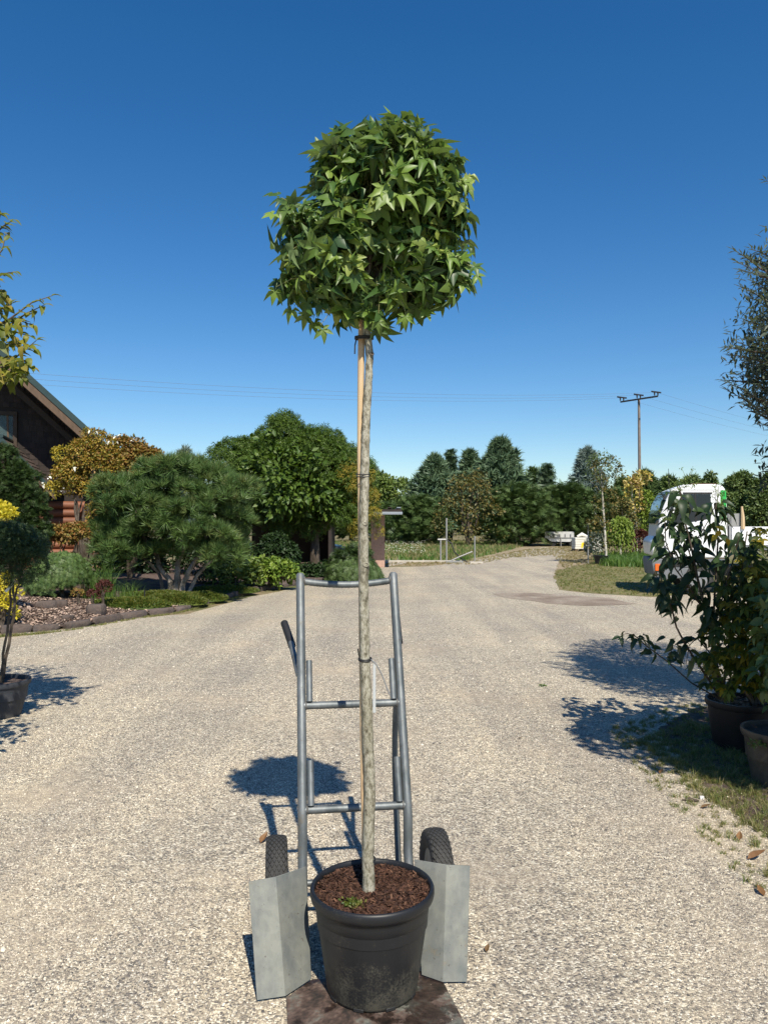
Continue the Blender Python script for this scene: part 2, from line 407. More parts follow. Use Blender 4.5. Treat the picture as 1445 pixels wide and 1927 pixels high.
# ================================================================ MATERIALS
def gravel_material():
    m, nt, b, out = newmat('gravel')
    v = coords(nt, world=True)
    nz = noise(nt, v, 40, 2); wv = N(nt, 'ShaderNodeVectorMath', operation='MULTIPLY_ADD'); nt.links.new(nz.outputs['Color'], wv.inputs[0]); wv.inputs[1].default_value = (.006, .006, 0); nt.links.new(v, wv.inputs[2])
    vo = N(nt, 'ShaderNodeTexVoronoi'); vo.inputs['Scale'].default_value = 125; nt.links.new(wv.outputs[0], vo.inputs['Vector'])
    sep = N(nt, 'ShaderNodeSeparateColor'); nt.links.new(vo.outputs['Color'], sep.inputs[0])
    r = ramp(nt, [(0, (.08, .076, .075)), (.14, (.16, .148, .137)), (.32, (.28, .245, .195)), (.52, (.40, .345, .265)), (.76, (.54, .48, .37)), (1, (.80, .75, .63))]); nt.links.new(sep.outputs[0], r.inputs[0])
    # smaller grit between
    vo2 = N(nt, 'ShaderNodeTexVoronoi'); vo2.inputs['Scale'].default_value = 330; nt.links.new(v, vo2.inputs['Vector'])
    s2 = N(nt, 'ShaderNodeSeparateColor'); nt.links.new(vo2.outputs['Color'], s2.inputs[0])
    r2 = ramp(nt, [(0, (.12, .10, .08)), (.5, (.34, .29, .215)), (1, (.58, .50, .385))]); nt.links.new(s2.outputs[1], r2.inputs[0])
    gap = N(nt, 'ShaderNodeMapRange'); gap.inputs[1].default_value = .0045 * 125; gap.inputs[2].default_value = .0060 * 125; nt.links.new(vo.outputs['Distance'], gap.inputs[0])
    c = mixc(nt, gap.outputs[0], r.outputs[0], r2.outputs[0])
    # sandy worn places and darker coarse places
    n1 = noise(nt, v, .8, 6, .65); k1 = ramp(nt, [(.50, (0, 0, 0)), (.66, (.75, .75, .75))]); nt.links.new(n1.outputs[0], k1.inputs[0])
    sand = mixc(nt, .5, r2.outputs[0], (.50, .42, .315))
    c = mixc(nt, k1.outputs[0], c, sand)
    n2 = noise(nt, v, .55, 5, .65); k2 = ramp(nt, [(.36, (.90, .90, .91)), (.64, (1.10, 1.09, 1.065))]); nt.links.new(n2.outputs[0], k2.inputs[0])
    c = mixc(nt, 1, c, k2.outputs[0], 'MULTIPLY')
    # faint wheel tracks running back towards the meadow
    n4 = noise(nt, coords(nt, world=True, scale=(1.6, .12, 1)), 1.0, 3); k4 = ramp(nt, [(.4, (.90, .90, .91)), (.6, (1.08, 1.07, 1.04))]); nt.links.new(n4.outputs[0], k4.inputs[0])
    c = mixc(nt, 1, c, k4.outputs[0], 'MULTIPLY')
    n6 = noise(nt, v, 14, 6, .75); k6 = ramp(nt, [(.36, (.70, .70, .71)), (.64, (1.28, 1.27, 1.24))]); nt.links.new(n6.outputs[0], k6.inputs[0]); c = mixc(nt, .8, c, mixc(nt, 1, c, k6.outputs[0], 'MULTIPLY'))  # mottled brightness: shading of small slopes put into the colour
    nt.links.new(c, b.inputs['Base Color']); b.inputs['Roughness'].default_value = .85; b.inputs['Specular IOR Level'].default_value = .3
    ih = N(nt, 'ShaderNodeMath', operation='SUBTRACT'); ih.inputs[0].default_value = 1; nt.links.new(vo.outputs['Distance'], ih.inputs[1])
    ad = N(nt, 'ShaderNodeMath', operation='ADD'); nt.links.new(ih.outputs[0], ad.inputs[0])
    m2 = N(nt, 'ShaderNodeMath', operation='MULTIPLY'); nt.links.new(sep.outputs[2], m2.inputs[0]); m2.inputs[1].default_value = .8; nt.links.new(m2.outputs[0], ad.inputs[1])
    bump(nt, b, ad.outputs[0], .6, .005)
    return m
def soil_mix(name, cols, scale=.6, fine=25, rough=.95, b2=.5):
    m, nt, b, out = newmat(name); v = coords(nt, world=True)
    n1 = noise(nt, v, scale, 6, .65); k = len(cols); r = ramp(nt, [(.32 + .36 * i / (k - 1), c) for i, c in enumerate(cols)]); nt.links.new(n1.outputs[0], r.inputs[0])
    n2 = noise(nt, v, fine, 5, .7); r2 = ramp(nt, [(.3, (.55, .55, .55)), (.7, (1.4, 1.4, 1.4))]); nt.links.new(n2.outputs[0], r2.inputs[0])
    c = mixc(nt, 1, r.outputs[0], r2.outputs[0], 'MULTIPLY'); nt.links.new(c, b.inputs['Base Color'])
    b.inputs['Roughness'].default_value = rough; b.inputs['Specular IOR Level'].default_value = .2; bump(nt, b, n2.outputs[0], b2, .03); return m
M = {}
M['gravel'] = gravel_material()
M['ground'] = soil_mix('dry_ground', [(.16, .145, .065), (.26, .20, .12), (.12, .13, .05), (.22, .18, .10)])
M['turf'] = soil_mix('turf', [(.11, .13, .045), (.15, .15, .06), (.22, .18, .09), (.13, .14, .05)], 1.4)
M['meadow'] = soil_mix('meadow', [(.10, .15, .035), (.17, .19, .06), (.12, .15, .04), (.20, .19, .08)], .5, 12)
M['track'] = soil_mix('track', [(.26, .20, .13), (.34, .27, .18), (.24, .20, .12), (.30, .23, .14)], .8, 18)
M['damp'] = soil_mix('damp_soil', [(.20, .155, .12), (.26, .21, .165), (.36, .31, .25)], 1.6, 40)
M['mulch'] = soil_mix('mulch', [(.09, .06, .05), (.15, .11, .09), (.07, .05, .045)], 2.0, 60, b2=.8)
M['stone'] = mat('garden_stone', [(.07, .052, .045), (.125, .095, .08), (.085, .07, .068)], 6, .9, bmp=.8, bscale=22, bdist=.02, vary=.25)
M['moss'] = leafmat('moss', [(.05, .085, .012), (.09, .13, .02), (.16, .15, .03), (.07, .11, .018)])
M['grass'] = leafmat('grass_blade', [(.08, .13, .025), (.14, .18, .04), (.24, .21, .08), (.33, .27, .14), (.10, .15, .03)])
M['grass_g'] = leafmat('green_grass', [(.05, .12, .02), (.09, .17, .03), (.13, .20, .04)])
M['hay'] = leafmat('dry_grass', [(.34, .26, .14), (.26, .21, .10), (.16, .17, .06), (.42, .33, .19)])
M['galv'] = None
def galv(name, c1, c2, rough, metal=.75, streak=(1, 1, .15)):
    m, nt, b, out = newmat(name); v = coords(nt); vs = coords(nt, scale=streak)
    n1 = noise(nt, vs, 18, 5); r = ramp(nt, [(.35, c1), (.65, c2)]); nt.links.new(n1.outputs[0], r.inputs[0])
    vo = N(nt, 'ShaderNodeTexVoronoi'); vo.inputs['Scale'].default_value = 55; nt.links.new(v, vo.inputs['Vector'])
    r3 = ramp(nt, [(0, (.94, .94, .94)), (1, (1.05, 1.05, 1.05))]); s = N(nt, 'ShaderNodeSeparateColor'); nt.links.new(vo.outputs['Color'], s.inputs[0]); nt.links.new(s.outputs[0], r3.inputs[0])
    c = mixc(nt, 1, r.outputs[0], r3.outputs[0], 'MULTIPLY')
    n2 = noise(nt, v, 9, 6, .75); k = ramp(nt, [(.60, (0, 0, 0)), (.72, (.7, .7, .7))]); nt.links.new(n2.outputs[0], k.inputs[0])
    c = mixc(nt, k.outputs[0], c, (.20, .16, .11))
    n5 = noise(nt, v, 90, 2, .5); k5 = ramp(nt, [(.68, (0, 0, 0)), (.72, (.8, .8, .8))]); nt.links.new(n5.outputs[0], k5.inputs[0]); c = mixc(nt, k5.outputs[0], c, (.10, .09, .08))
    nt.links.new(c, b.inputs['Base Color']); b.inputs['Metallic'].default_value = metal
    rr = N(nt, 'ShaderNodeMapRange'); rr.inputs[3].default_value = rough - .12; rr.inputs[4].default_value = rough + .15; nt.links.new(n2.outputs[0], rr.inputs[0]); nt.links.new(rr.outputs[0], b.inputs['Roughness'])
    bump(nt, b, n1.outputs[0], .12, .002); return m
M['galv'] = galv('galvanised_tube', (.10, .115, .12), (.20, .215, .22), .54, .55)
M['plate'] = galv('galvanised_plate', (.14, .152, .145), (.215, .22, .195), .66, .35, (1, 1, .4))
M['weld'] = mat('weld_bead', [(.10, .10, .10), (.20, .19, .18)], 120, .7, .4, bmp=.6, bscale=200)
def noseplate():
    m, nt, b, out = newmat('rusty_plate'); v = coords(nt)
    n1 = noise(nt, v, 9, 6, .7); r = ramp(nt, [(.36, (.03, .024, .02)), (.45, (.075, .05, .04)), (.52, (.12, .085, .068)), (.60, (.15, .15, .13)), (.68, (.07, .08, .065)), (.78, (.20, .20, .18))]); nt.links.new(n1.outputs[0], r.inputs[0])
    n2 = noise(nt, v, 70, 4); r2 = ramp(nt, [(.3, (.6, .6, .6)), (.7, (1.35, 1.3, 1.25))]); nt.links.new(n2.outputs[0], r2.inputs[0])
    n3 = noise(nt, v, 6.5, 5, .6); k = ramp(nt, [(.50, (0, 0, 0)), (.53, (1, 1, 1))]); nt.links.new(n3.outputs[0], k.inputs[0])
    c = mixc(nt, 1, r.outputs[0], r2.outputs[0], 'MULTIPLY'); c2 = mixc(nt, 1, c, (.42, .40, .40), 'MULTIPLY'); c = mixc(nt, k.outputs[0], c, c2)
    nt.links.new(c, b.inputs['Base Color']); rr = N(nt, 'ShaderNodeMapRange'); rr.inputs[3].default_value = .8; rr.inputs[4].default_value = .35; nt.links.new(k.outputs[0], rr.inputs[0]); nt.links.new(rr.outputs[0], b.inputs['Roughness'])
    b.inputs['Metallic'].default_value = .15; bump(nt, b, n2.outputs[0], .4, .003); return m
M['nose'] = noseplate()
def potmat(name, base, dust, z0, z1, rough=.42, amount=.5):
    m, nt, b, out = newmat(name); v = coords(nt); s = N(nt, 'ShaderNodeSeparateXYZ'); nt.links.new(v, s.inputs[0])
    mr = N(nt, 'ShaderNodeMapRange'); mr.inputs[1].default_value = z0; mr.inputs[2].default_value = z1; mr.inputs[3].default_value = 1; mr.inputs[4].default_value = 0; nt.links.new(s.outputs[2], mr.inputs[0])
    n1 = noise(nt, v, 160, 3, .8); n2 = noise(nt, v, 11, 5, .7); mu = N(nt, 'ShaderNodeMath', operation='MULTIPLY'); nt.links.new(n1.outputs[0], mu.inputs[0]); nt.links.new(n2.outputs[0], mu.inputs[1])
    ad = N(nt, 'ShaderNodeMath', operation='MULTIPLY_ADD'); nt.links.new(mr.outputs[0], ad.inputs[0]); ad.inputs[1].default_value = .17; nt.links.new(mu.outputs[0], ad.inputs[2])
    k = ramp(nt, [(.31, (0, 0, 0)), (.46, (amount,) * 3)]); nt.links.new(ad.outputs[0], k.inputs[0])
    c = mixc(nt, k.outputs[0], base, dust); nt.links.new(c, b.inputs['Base Color'])
    rr = N(nt, 'ShaderNodeMapRange'); rr.inputs[3].default_value = rough; rr.inputs[4].default_value = .9; nt.links.new(k.outputs[0], rr.inputs[0]); nt.links.new(rr.outputs[0], b.inputs['Roughness'])
    b.inputs['Specular IOR Level'].default_value = .4; n3 = noise(nt, v, 50, 4); bump(nt, b, n3.outputs[0], .12, .002); return m
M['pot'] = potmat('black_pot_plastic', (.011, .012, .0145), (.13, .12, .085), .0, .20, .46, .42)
M['pot2'] = potmat('grey_brown_pot', (.055, .048, .04), (.14, .12, .09), .0, .3)
M['bark_mulch'] = leafmat('bark_mulch', [(.022, .010, .007), (.05, .022, .013), (.10, .045, .026), (.035, .017, .011), (.17, .085, .05)], trans=0, rough=.85)
def barkmat(name, stops, scale=30, b=.9):
    m, nt, bs, out = newmat(name); v = coords(nt, scale=(1, 1, .55)); n1 = noise(nt, v, scale, 6, .7)
    k = len(stops); r = ramp(nt, [(.32 + .36 * i / (k - 1), c) for i, c in enumerate(stops)]); nt.links.new(n1.outputs[0], r.inputs[0])
    n2 = noise(nt, v, 4.5, 4); r2 = ramp(nt, [(.35, (.7, .68, .6)), (.65, (1.2, 1.2, 1.2))]); nt.links.new(n2.outputs[0], r2.inputs[0])
    vo = N(nt, 'ShaderNodeTexVoronoi', feature='DISTANCE_TO_EDGE'); vo.inputs['Scale'].default_value = scale * 3; nt.links.new(coords(nt, scale=(1, 1, .35)), vo.inputs['Vector'])
    k3 = ramp(nt, [(0, (.45, .42, .38)), (.12, (1, 1, 1))]); nt.links.new(vo.outputs[0], k3.inputs[0])
    c = mixc(nt, 1, r.outputs[0], r2.outputs[0], 'MULTIPLY'); c = mixc(nt, .55, c, mixc(nt, 1, c, k3.outputs[0], 'MULTIPLY'))
    nt.links.new(c, bs.inputs['Base Color']); bs.inputs['Roughness'].default_value = .85; bs.inputs['Specular IOR Level'].default_value = .25
    bump(nt, bs, n1.outputs[0], b, .006); return m
M['bark'] = barkmat('young_bark', [(.085, .077, .055), (.22, .205, .155), (.43, .41, .345), (.18, .18, .125)], 55)
M['bark_dark'] = barkmat('dark_bark', [(.05, .04, .03), (.10, .08, .065), (.14, .12, .10)], 12)
M['bark_pine'] = barkmat('pine_bark', [(.13, .11, .095), (.25, .22, .19), (.34, .30, .27)], 9)
M['bark_white'] = barkmat('white_bark', [(.35, .32, .27), (.55, .52, .46), (.68, .66, .6)], 9, .3)
M['bamboo'] = mat('stake_wood', [(.47, .32, .18), (.58, .43, .26), (.52, .37, .21)], 30, .55, bmp=.15, bscale=60, stretch=(1, 1, .1))
M['blackrub'] = flat('black_rubber', (.014, .014, .015), .6)
M['white_tag'] = flat('white_tag', (.75, .76, .76), .5)
M['tyre'] = mat('tyre_rubber', [(.022, .022, .023), (.045, .044, .042)], 14, .8, bmp=.2)
LEAFCOLS = [(.026, .062, .020), (.05, .105, .022), (.12, .20, .032), (.19, .275, .05), (.03, .07, .025), (.07, .135, .028), (.28, .34, .08)]
M['sweetgum'] = leafmat('sweetgum_leaf', LEAFCOLS, under=(.17, .24, .11), trans=.17, rough=.42)
M['dogwood'] = leafmat('dogwood_leaf', [(.014, .032, .012), (.022, .048, .016), (.035, .066, .022), (.018, .038, .014)], under=(.07, .10, .045), trans=.10, rough=.48)
M['acer_y'] = leafmat('yellowing_maple_leaf', [(.035, .055, .009), (.06, .085, .012), (.15, .18, .022), (.035, .06, .012), (.055, .08, .012), (.36, .27, .025), (.045, .07, .010)], trans=.3)
M['plum'] = leafmat('yellow_green_leaf', [(.10, .13, .02), (.16, .18, .025), (.24, .22, .03), (.08, .11, .02), (.34, .26, .06)], under=(.2, .22, .08), trans=.35)
M['willow'] = leafmat('grey_green_leaf', [(.035, .055, .035), (.05, .075, .05), (.075, .10, .07), (.04, .06, .04)], under=(.15, .18, .15), trans=.15)
M['acer_dome'] = leafmat('dome_maple_leaf', [(.045, .09, .014), (.07, .125, .018), (.10, .155, .022), (.055, .10, .016)], trans=.2)
M['acer_tip'] = leafmat('gold_maple_leaf', [(.16, .17, .02), (.26, .22, .03), (.36, .26, .04), (.12, .15, .02)], trans=.25)
M['dogwood_autumn'] = leafmat('orange_leaf', [(.26, .15, .04), (.38, .22, .045), (.22, .20, .04), (.14, .16, .03), (.46, .33, .05), (.26, .12, .045)], trans=.25)
M['yellow_leaf'] = leafmat('bright_yellow_leaf', [(.55, .46, .04), (.66, .55, .06), (.42, .42, .04)], trans=.3)
M['pine_needle'] = leafmat('pine_needle', [(.05, .105, .028), (.075, .135, .036), (.11, .175, .045), (.055, .11, .03), (.14, .17, .05)], trans=.08)
M['yew'] = leafmat('yew_needle', [(.022, .045, .012), (.035, .065, .016), (.05, .085, .02)], trans=.08)
M['weep'] = leafmat('weeping_hemlock_spray', [(.06, .11, .03), (.09, .15, .04), (.13, .19, .055)], trans=.08)
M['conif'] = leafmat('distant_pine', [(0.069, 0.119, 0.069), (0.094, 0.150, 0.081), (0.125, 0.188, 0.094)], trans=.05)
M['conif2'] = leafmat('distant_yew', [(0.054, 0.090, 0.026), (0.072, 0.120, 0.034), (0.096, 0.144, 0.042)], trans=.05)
M['bluecedar'] = leafmat('blue_cedar', [(.13, .18, .16), (.18, .24, .22), (.22, .28, .25)], trans=.05)
M['lgreen'] = leafmat('light_green_leaf', [(.10, .16, .04), (.15, .21, .05), (.20, .25, .07)], trans=.2)
M['hedge'] = leafmat('hedge_leaf', [(.07, .11, .035), (.10, .15, .045), (.13, .17, .05)], trans=.15)
M['orange'] = leafmat('orange_bush_leaf', [(.13, .11, .035), (.09, .11, .035), (.20, .135, .035), (.07, .10, .03)], trans=.15)
M['limewp'] = leafmat('lime_foliage', [(.14, .21, .03), (.21, .27, .04), (.10, .17, .025)], trans=.2)
M['creamleaf'] = leafmat('cream_yellow_leaf', [(.55, .45, .16), (.45, .38, .08), (.32, .20, .10), (.6, .52, .2)], trans=.25)
M['redleaf'] = leafmat('red_leaf', [(.07, .022, .018), (.11, .03, .022), (.05, .02, .016)], trans=.2)
M['rhodo'] = leafmat('fresh_green_leaf', [(.10, .17, .03), (.16, .24, .04), (.22, .29, .05), (.07, .13, .025)], trans=.2, rough=.35)
M['rhododark'] = leafmat('dark_round_leaf', [(.015, .035, .010), (.025, .05, .013)], trans=.1)
M['maple_dark'] = leafmat('fine_dark_maple_leaf', [(.025, .05, .018), (.035, .065, .022), (.045, .08, .028)], trans=.12)

# ================================================================ THE GROUND
sheet('ground', [(-400, -60), (400, -60), (400, 900), (-400, 900)], 0.0, M['ground'], 0, 60)
def pebbles():
    N_ = 0; P_, S_ = [], []
    for (y0, y1, dens, sz) in ((2.2, 3.2, 15500, .0034), (3.2, 4.4, 11500, .0037), (4.4, 6.0, 6600, .0042), (6.0, 8.5, 2300, .0050), (8.5, 12.0, 600, .0060)):
        hw = .54 * y1 + .1; n = int(dens * (y1 - y0) * hw * 2); p = np.column_stack([rng.uniform(-hw, hw, n), rng.uniform(y0, y1, n)])
        keep = (np.abs(p[:, 0]) < .54 * p[:, 1] + .1) & (rng.random(n) < np.clip((18 - p[:, 1]) / 8, 0, 1)) & inpoly(p, gl_); p = p[keep]; nz_ = np.array([mnoise.noise((q[0] * .9, q[1] * .9, 5)) + .5 * mnoise.noise((q[0] * 2.3, q[1] * 2.3, 8)) for q in p]); p = p[rng.random(len(p)) > np.clip((nz_ - .12) * 4, 0, .92)]; P_.append(p); S_.append(sz * rng.lognormal(0, .33, len(p)))
    p = np.concatenate(P_); sz = np.concatenate(S_); n = len(p); a = rng.random(n) * 6.283
    k = 4; w = 2 * np.pi * np.arange(k) / k
    rr = rng.uniform(.72, 1.2, (n, k)) * sz[:, None]; ax = rng.uniform(.62, 1.0, n)
    x, y = rr * np.cos(w)[None], rr * np.sin(w)[None] * ax[:, None]; c, s_ = np.cos(a)[:, None], np.sin(a)[:, None]
    X, Y = p[:, :1] + x * c - y * s_, p[:, 1:] + x * s_ + y * c
    low = np.stack([X, Y, np.full_like(X, .003)], -1); h = sz * rng.uniform(.5, 1.05, n)
    mid = np.stack([p[:, :1] + (X - p[:, :1]) * .78, p[:, 1:] + (Y - p[:, 1:]) * .78, .004 + h[:, None] * rng.uniform(.5, .9, (n, k))], -1)
    top = np.stack([p[:, 0], p[:, 1], .004 + h], -1)[:, None]
    # two rings are kept only as one slanted ring plus the top, to stay cheap
    ring = np.stack([X, Y, .002 + 0 * X], -1); V = np.concatenate([ring, top + np.concatenate([(mid.mean(1) - top[:, 0])[:, None] * 0, ], 1)], 1)
    V[:, k, :2] += rng.normal(size=(n, 2)) * sz[:, None] * .3
    i = (np.arange(n) * (k + 1))[:, None]; T = np.concatenate([i + np.array([q, (q + 1) % k, k]) for q in range(k)])
    m, nt, b, out = newmat('pebble'); at = N(nt, 'ShaderNodeAttribute', attribute_name='tint')
    r = ramp(nt, [(0, (.08, .076, .075)), (.13, (.15, .14, .13)), (.30, (.27, .235, .19)), (.52, (.40, .345, .265)), (.76, (.55, .485, .375)), (1, (.82, .76, .64))]); nt.links.new(at.outputs['Fac'], r.inputs[0]); v = coords(nt, world=True)
    n2 = noise(nt, v, .55, 5, .65); k2 = ramp(nt, [(.36, (.90, .90, .91)), (.64, (1.10, 1.09, 1.065))]); nt.links.new(n2.outputs[0], k2.inputs[0])
    n4 = noise(nt, coords(nt, world=True, scale=(1.6, .12, 1)), 1.0, 3); k4 = ramp(nt, [(.4, (.90, .90, .91)), (.6, (1.08, 1.07, 1.04))]); nt.links.new(n4.outputs[0], k4.inputs[0])
    cc = mixc(nt, 1, mixc(nt, 1, r.outputs[0], k2.outputs[0], 'MULTIPLY'), k4.outputs[0], 'MULTIPLY')
    nt.links.new(cc, b.inputs['Base Color']); b.inputs['Roughness'].default_value = .8; b.inputs['Specular IOR Level'].default_value = .3
    o = trimesh('loose_gravel', V.reshape(-1, 3), T, m, None, 'stuff', np.repeat(rng.random(n), k + 1), smooth=True); tag(o, 'loose pale pebbles covering the gravel yard around the hand truck', 'gravel')
gl = [(-12, -8)] + [tuple(G(*q)[:2]) for q in ((-500, 1230), (-60, 1200), (90, 1188), (180, 1178), (270, 1162), (350, 1156), (400, 1143), (450, 1130), (500, 1118), (560, 1106), (620, 1094), (660, 1078), (700, 1068), (800, 1066), (875, 1058), (930, 1046), (985, 1036), (1020, 1030), (1050, 1030), (1070, 1040), (1048, 1062), (1042, 1085), (1052, 1110), (1110, 1117), (1230, 1124), (1300, 1118), (1445, 1112), (1700, 1112))]
gl += [(9.0, 9.5), (6.5, 7.2)] + [tuple(G(*q)[:2]) for q in ((1540, 1290), (1300, 1330), (1140, 1390), (1230, 1465), (1330, 1560), (1445, 1680))] + [(1.9, 2.4), (3.0, -8)]
gl = gl[:-2][:-6] + [(5.5, 6.2), (4.0, 4.0), (3.2, 2.4), (4.0, -8)]
gl_ = gl
sheet('gravel_yard', gl, .004, M['gravel'], .10, .35)
sheet('track', [tuple(G(*q)[:2]) for q in ((875, 1058), (985, 1036), (1020, 1030), (1050, 1030), (1070, 1040), (1048, 1062), (1046, 1072), (1100, 1062), (1130, 1040), (1100, 1026), (1000, 1023), (930, 1030), (720, 1059), (700, 1067), (800, 1065))], .002, M['track'], .3, .8)
sheet('meadow', [tuple(G(*q)[:2]) for q in ((640, 1056), (870, 1056), (930, 1042), (1000, 1022.5), (880, 1019), (600, 1019), (450, 1030))], .0025, M['meadow'], .3, 1.2)
lawn_px = [(1046, 1075), (1044, 1090), (1060, 1111), (1110, 1116), (1230, 1123), (1330, 1115), (1445, 1108), (1600, 1085), (1445, 1058), (1150, 1050), (1110, 1060)]
lawn = [tuple(G(*q)[:2]) for q in lawn_px]
sheet('lawn', lawn, .002, M['turf'], .12, .5)
verge = [tuple(G(*q)[:2]) for q in ((1240, 1372), (1290, 1440), (1345, 1500), (1445, 1570), (1600, 1640), (1800, 1500), (1560, 1330), (1330, 1335))]
sheet('verge', verge, .0065, M['mulch'], .14, .08)
sheet('damp_soil', [tuple(G(*q)[:2]) for q in ((925, 1118), (1000, 1116), (1080, 1122), (1140, 1126), (1195, 1137), (1100, 1141), (1030, 1136), (960, 1126))], .008, M['damp'], .12, .25)
sheet('paving', [tuple(G(*q)[:2]) for q in ((655, 1070), (700, 1071), (765, 1060), (760, 1052), (700, 1046), (640, 1046))], .0035, mat('concrete', [(.34, .29, .24), (.42, .37, .31)], 1.5, .9, bmp=.3), .05, .5)
kb = MB(); a, b_ = G(720, 1058), G(872, 1058); kb.box((a + b_) / 2 + Vector((0, 0, .03)), ((b_ - a).length, .15, .1)); tag(obj('kerb', kb, mat('kerb_concrete', [(.36, .34, .29), (.5, .46, .4)], 5, .9), bevel=.01), 'low pale concrete kerb along the near edge of the meadow', 'kerb')

pebbles()
# garden bed: soil rises away from the stone edging
edge_px = [(-220, 1210), (-60, 1196), (60, 1189), (115, 1184), (175, 1176), (225, 1167), (275, 1158), (330, 1152), (382, 1140), (420, 1129), (455, 1120), (500, 1110), (545, 1103), (590, 1096), (630, 1089)]
edge = [G(*q) for q in edge_px]
def bedz(p):
    """soil height over a ground point (vectorised)"""
    p = np.atleast_2d(p); e = np.array([(q.x, q.y) for q in edge]); d = np.full(len(p), 1e9)
    for i in range(len(e) - 1):
        ab = e[i + 1] - e[i]; t = np.clip(((p - e[i]) @ ab) / (ab @ ab), 0, 1); d = np.minimum(d, np.linalg.norm(p - (e[i] + t[:, None] * ab), axis=1))
    return .06 + (.13 + .17 * np.clip((-4.6 - p[:, 0]) / 1.5, 0, 1)) * (1 - np.exp(-d / 1.4))
def bz(x, y): return float(bedz(np.array([[x, y]]))[0])
bmv, bmf = [], []
rows = 15
for i, q in enumerate(edge):
    far = Vector((q.x - 7 + 6.5 * i / len(edge), q.y + 9.5 - 3.0 * i / len(edge), 0))
    for j in range(rows):
        t = (j / (rows - 1)) ** 1.6; p = Vector(q).lerp(far, t); z = bz(p.x, p.y) if j else .04
        z += .03 * mnoise.noise(Vector((p.x * 2, p.y * 2, 0))) if j > 1 else 0
        bmv.append((p.x, p.y, z))
for i in range(len(edge) - 1):
    for j in range(rows - 1):
        a = i * rows + j; bmf.append((a, a + rows, a + rows + 1, a + 1))
mb = MB(); mb.add(bmv, bmf); bed = obj('garden_bed', mb, M['mulch'], kind='structure', fix=False)
bed_poly = [(q.x, q.y) for q in edge] + [(q.x - 1, q.y + 7) for q in reversed(edge)]

# edging stones, one object each (parts of the bed)
def rock_mb(c, size, rot, seed, n=10, flat_=.8):
    rs = random.Random(seed); mb = MB(); V, F = [], []
    ring = 9; levels = [(-.5, .93), (-.1, 1.0), (.34, .97), (.5, .86)]
    rr = [rs.uniform(.82, 1.12) for _ in range(ring)]; cz, sz = math.cos(rot), math.sin(rot)
    for z, s in levels:
        for k in range(ring):
            w = 2 * math.pi * (k + .5) / ring; q = s * rr[k] * rs.uniform(.93, 1.07)
            ca, sa = math.cos(w), math.sin(w); e = 1 / max(abs(ca), abs(sa)) ** flat_
            x, y = ca * e * q * size[0] / 2, sa * e * q * size[1] / 2
            V.append((c[0] + x * cz - y * sz, c[1] + x * sz + y * cz, c[2] + (z + rs.uniform(-.06, .06)) * size[2]))
    for i in range(len(levels) - 1):
        for k in range(ring):
            k2 = (k + 1) % ring; F.append((i * ring + k, i * ring + k2, (i + 1) * ring + k2, (i + 1) * ring + k))
    F.append(tuple(range(ring - 1, -1, -1))); F.append(tuple((len(levels) - 1) * ring + k for k in range(ring)))
    return mb.add(V, F)
for i in range(len(edge) - 1):
    a, b_ = edge[i], edge[i + 1]; L = (b_ - a).length; k = max(1, round(L / random.uniform(.42, .6)))
    for j in range(k):
        t0, t1 = (j + .02) / k, (j + .98) / k; p = a.lerp(b_, (t0 + t1) / 2); l = L * (t1 - t0); hgt = random.uniform(.09, .14)
        obj('edging_stone', rock_mb((p.x, p.y, hgt * .42), (l * 1.02, random.uniform(.13, .2), hgt), math.atan2(b_.y - a.y, b_.x - a.x) + random.uniform(-.08, .08), i * 31 + j), M['stone'], bed, bevel=0, angle=50)
# bark chips
chipm = leafmat('bark_chip', [(.10, .07, .055), (.20, .14, .11), (.42, .30, .24), (.30, .21, .16), (.55, .42, .34), (.13, .09, .07)], trans=0, rough=.9)
p = sample([(q.x, q.y) for q in edge[:8]] + [(q.x - .4, q.y + 2.6) for q in reversed(edge[:8])], 9000)
p = np.column_stack([p, bedz(p) + .012]); V, T, C = scatter(SIMPLE, p, unit(rng.normal(size=p.shape) * (1, 1, .25)), unit(np.array((0, 0, 1)) + rng.normal(size=p.shape) * .4), .05 * rng.uniform(.5, 1.4, len(p)))
trimesh('bark_chips', V, T, chipm, bed, 'stuff', C)
# thin grass line on the gravel in front of the stones, tufts on lawn, verge, meadow
gs = [(q.x + .10, q.y - .28) for q in edge[1:11]] + [(q.x, q.y - .52) for q in reversed(edge[1:11])]
gobj = grass('edge_grass', gs, 9000, .035, .006, M['grass'], .004, clump=9); gobj['label'] = 'thin line of short grass on gravel before the stone edging'; gobj['category'] = 'grass'
gobj = grass('lawn_grass', lawn, 44000, .05, .012, M['grass'], .002, clump=8, lean=.7); tag(gobj, 'patchy short lawn grass in front of the white truck', 'grass')
vp = [tuple(G(*q)[:2]) for q in ((1140, 1375), (1200, 1450), (1300, 1560), (1445, 1710), (1600, 1760), (1560, 1500), (1500, 1330), (1300, 1320))]
gobj = grass('verge_grass', vp, 17000, .030, .0035, M['grass'], .004, clump=22, lean=1.0); tag(gobj, 'thin tufts of grass and weeds beside the black pots', 'grass')
vp2 = [tuple(G(*q)[:2]) for q in ((1200, 1400), (1290, 1470), (1350, 1530), (1440, 1580), (1560, 1600), (1560, 1420), (1300, 1360))]
gobj = grass('verge_tufts', vp2, 16000, .045, .0035, M['grass'], .004, clump=30, lean=.9); tag(gobj, 'greener grass tufts at the foot of the large pots', 'grass')
md = [tuple(G(*q)[:2]) for q in ((640, 1056), (868, 1056), (930, 1042), (1000, 1024), (880, 1020), (600, 1020), (480, 1030))]
gobj = grass('meadow_grass', md, 36000, .22, .03, M['grass_g'], .0, clump=7, lean=.5); tag(gobj, 'tall green meadow grass beyond the gravel', 'grass')
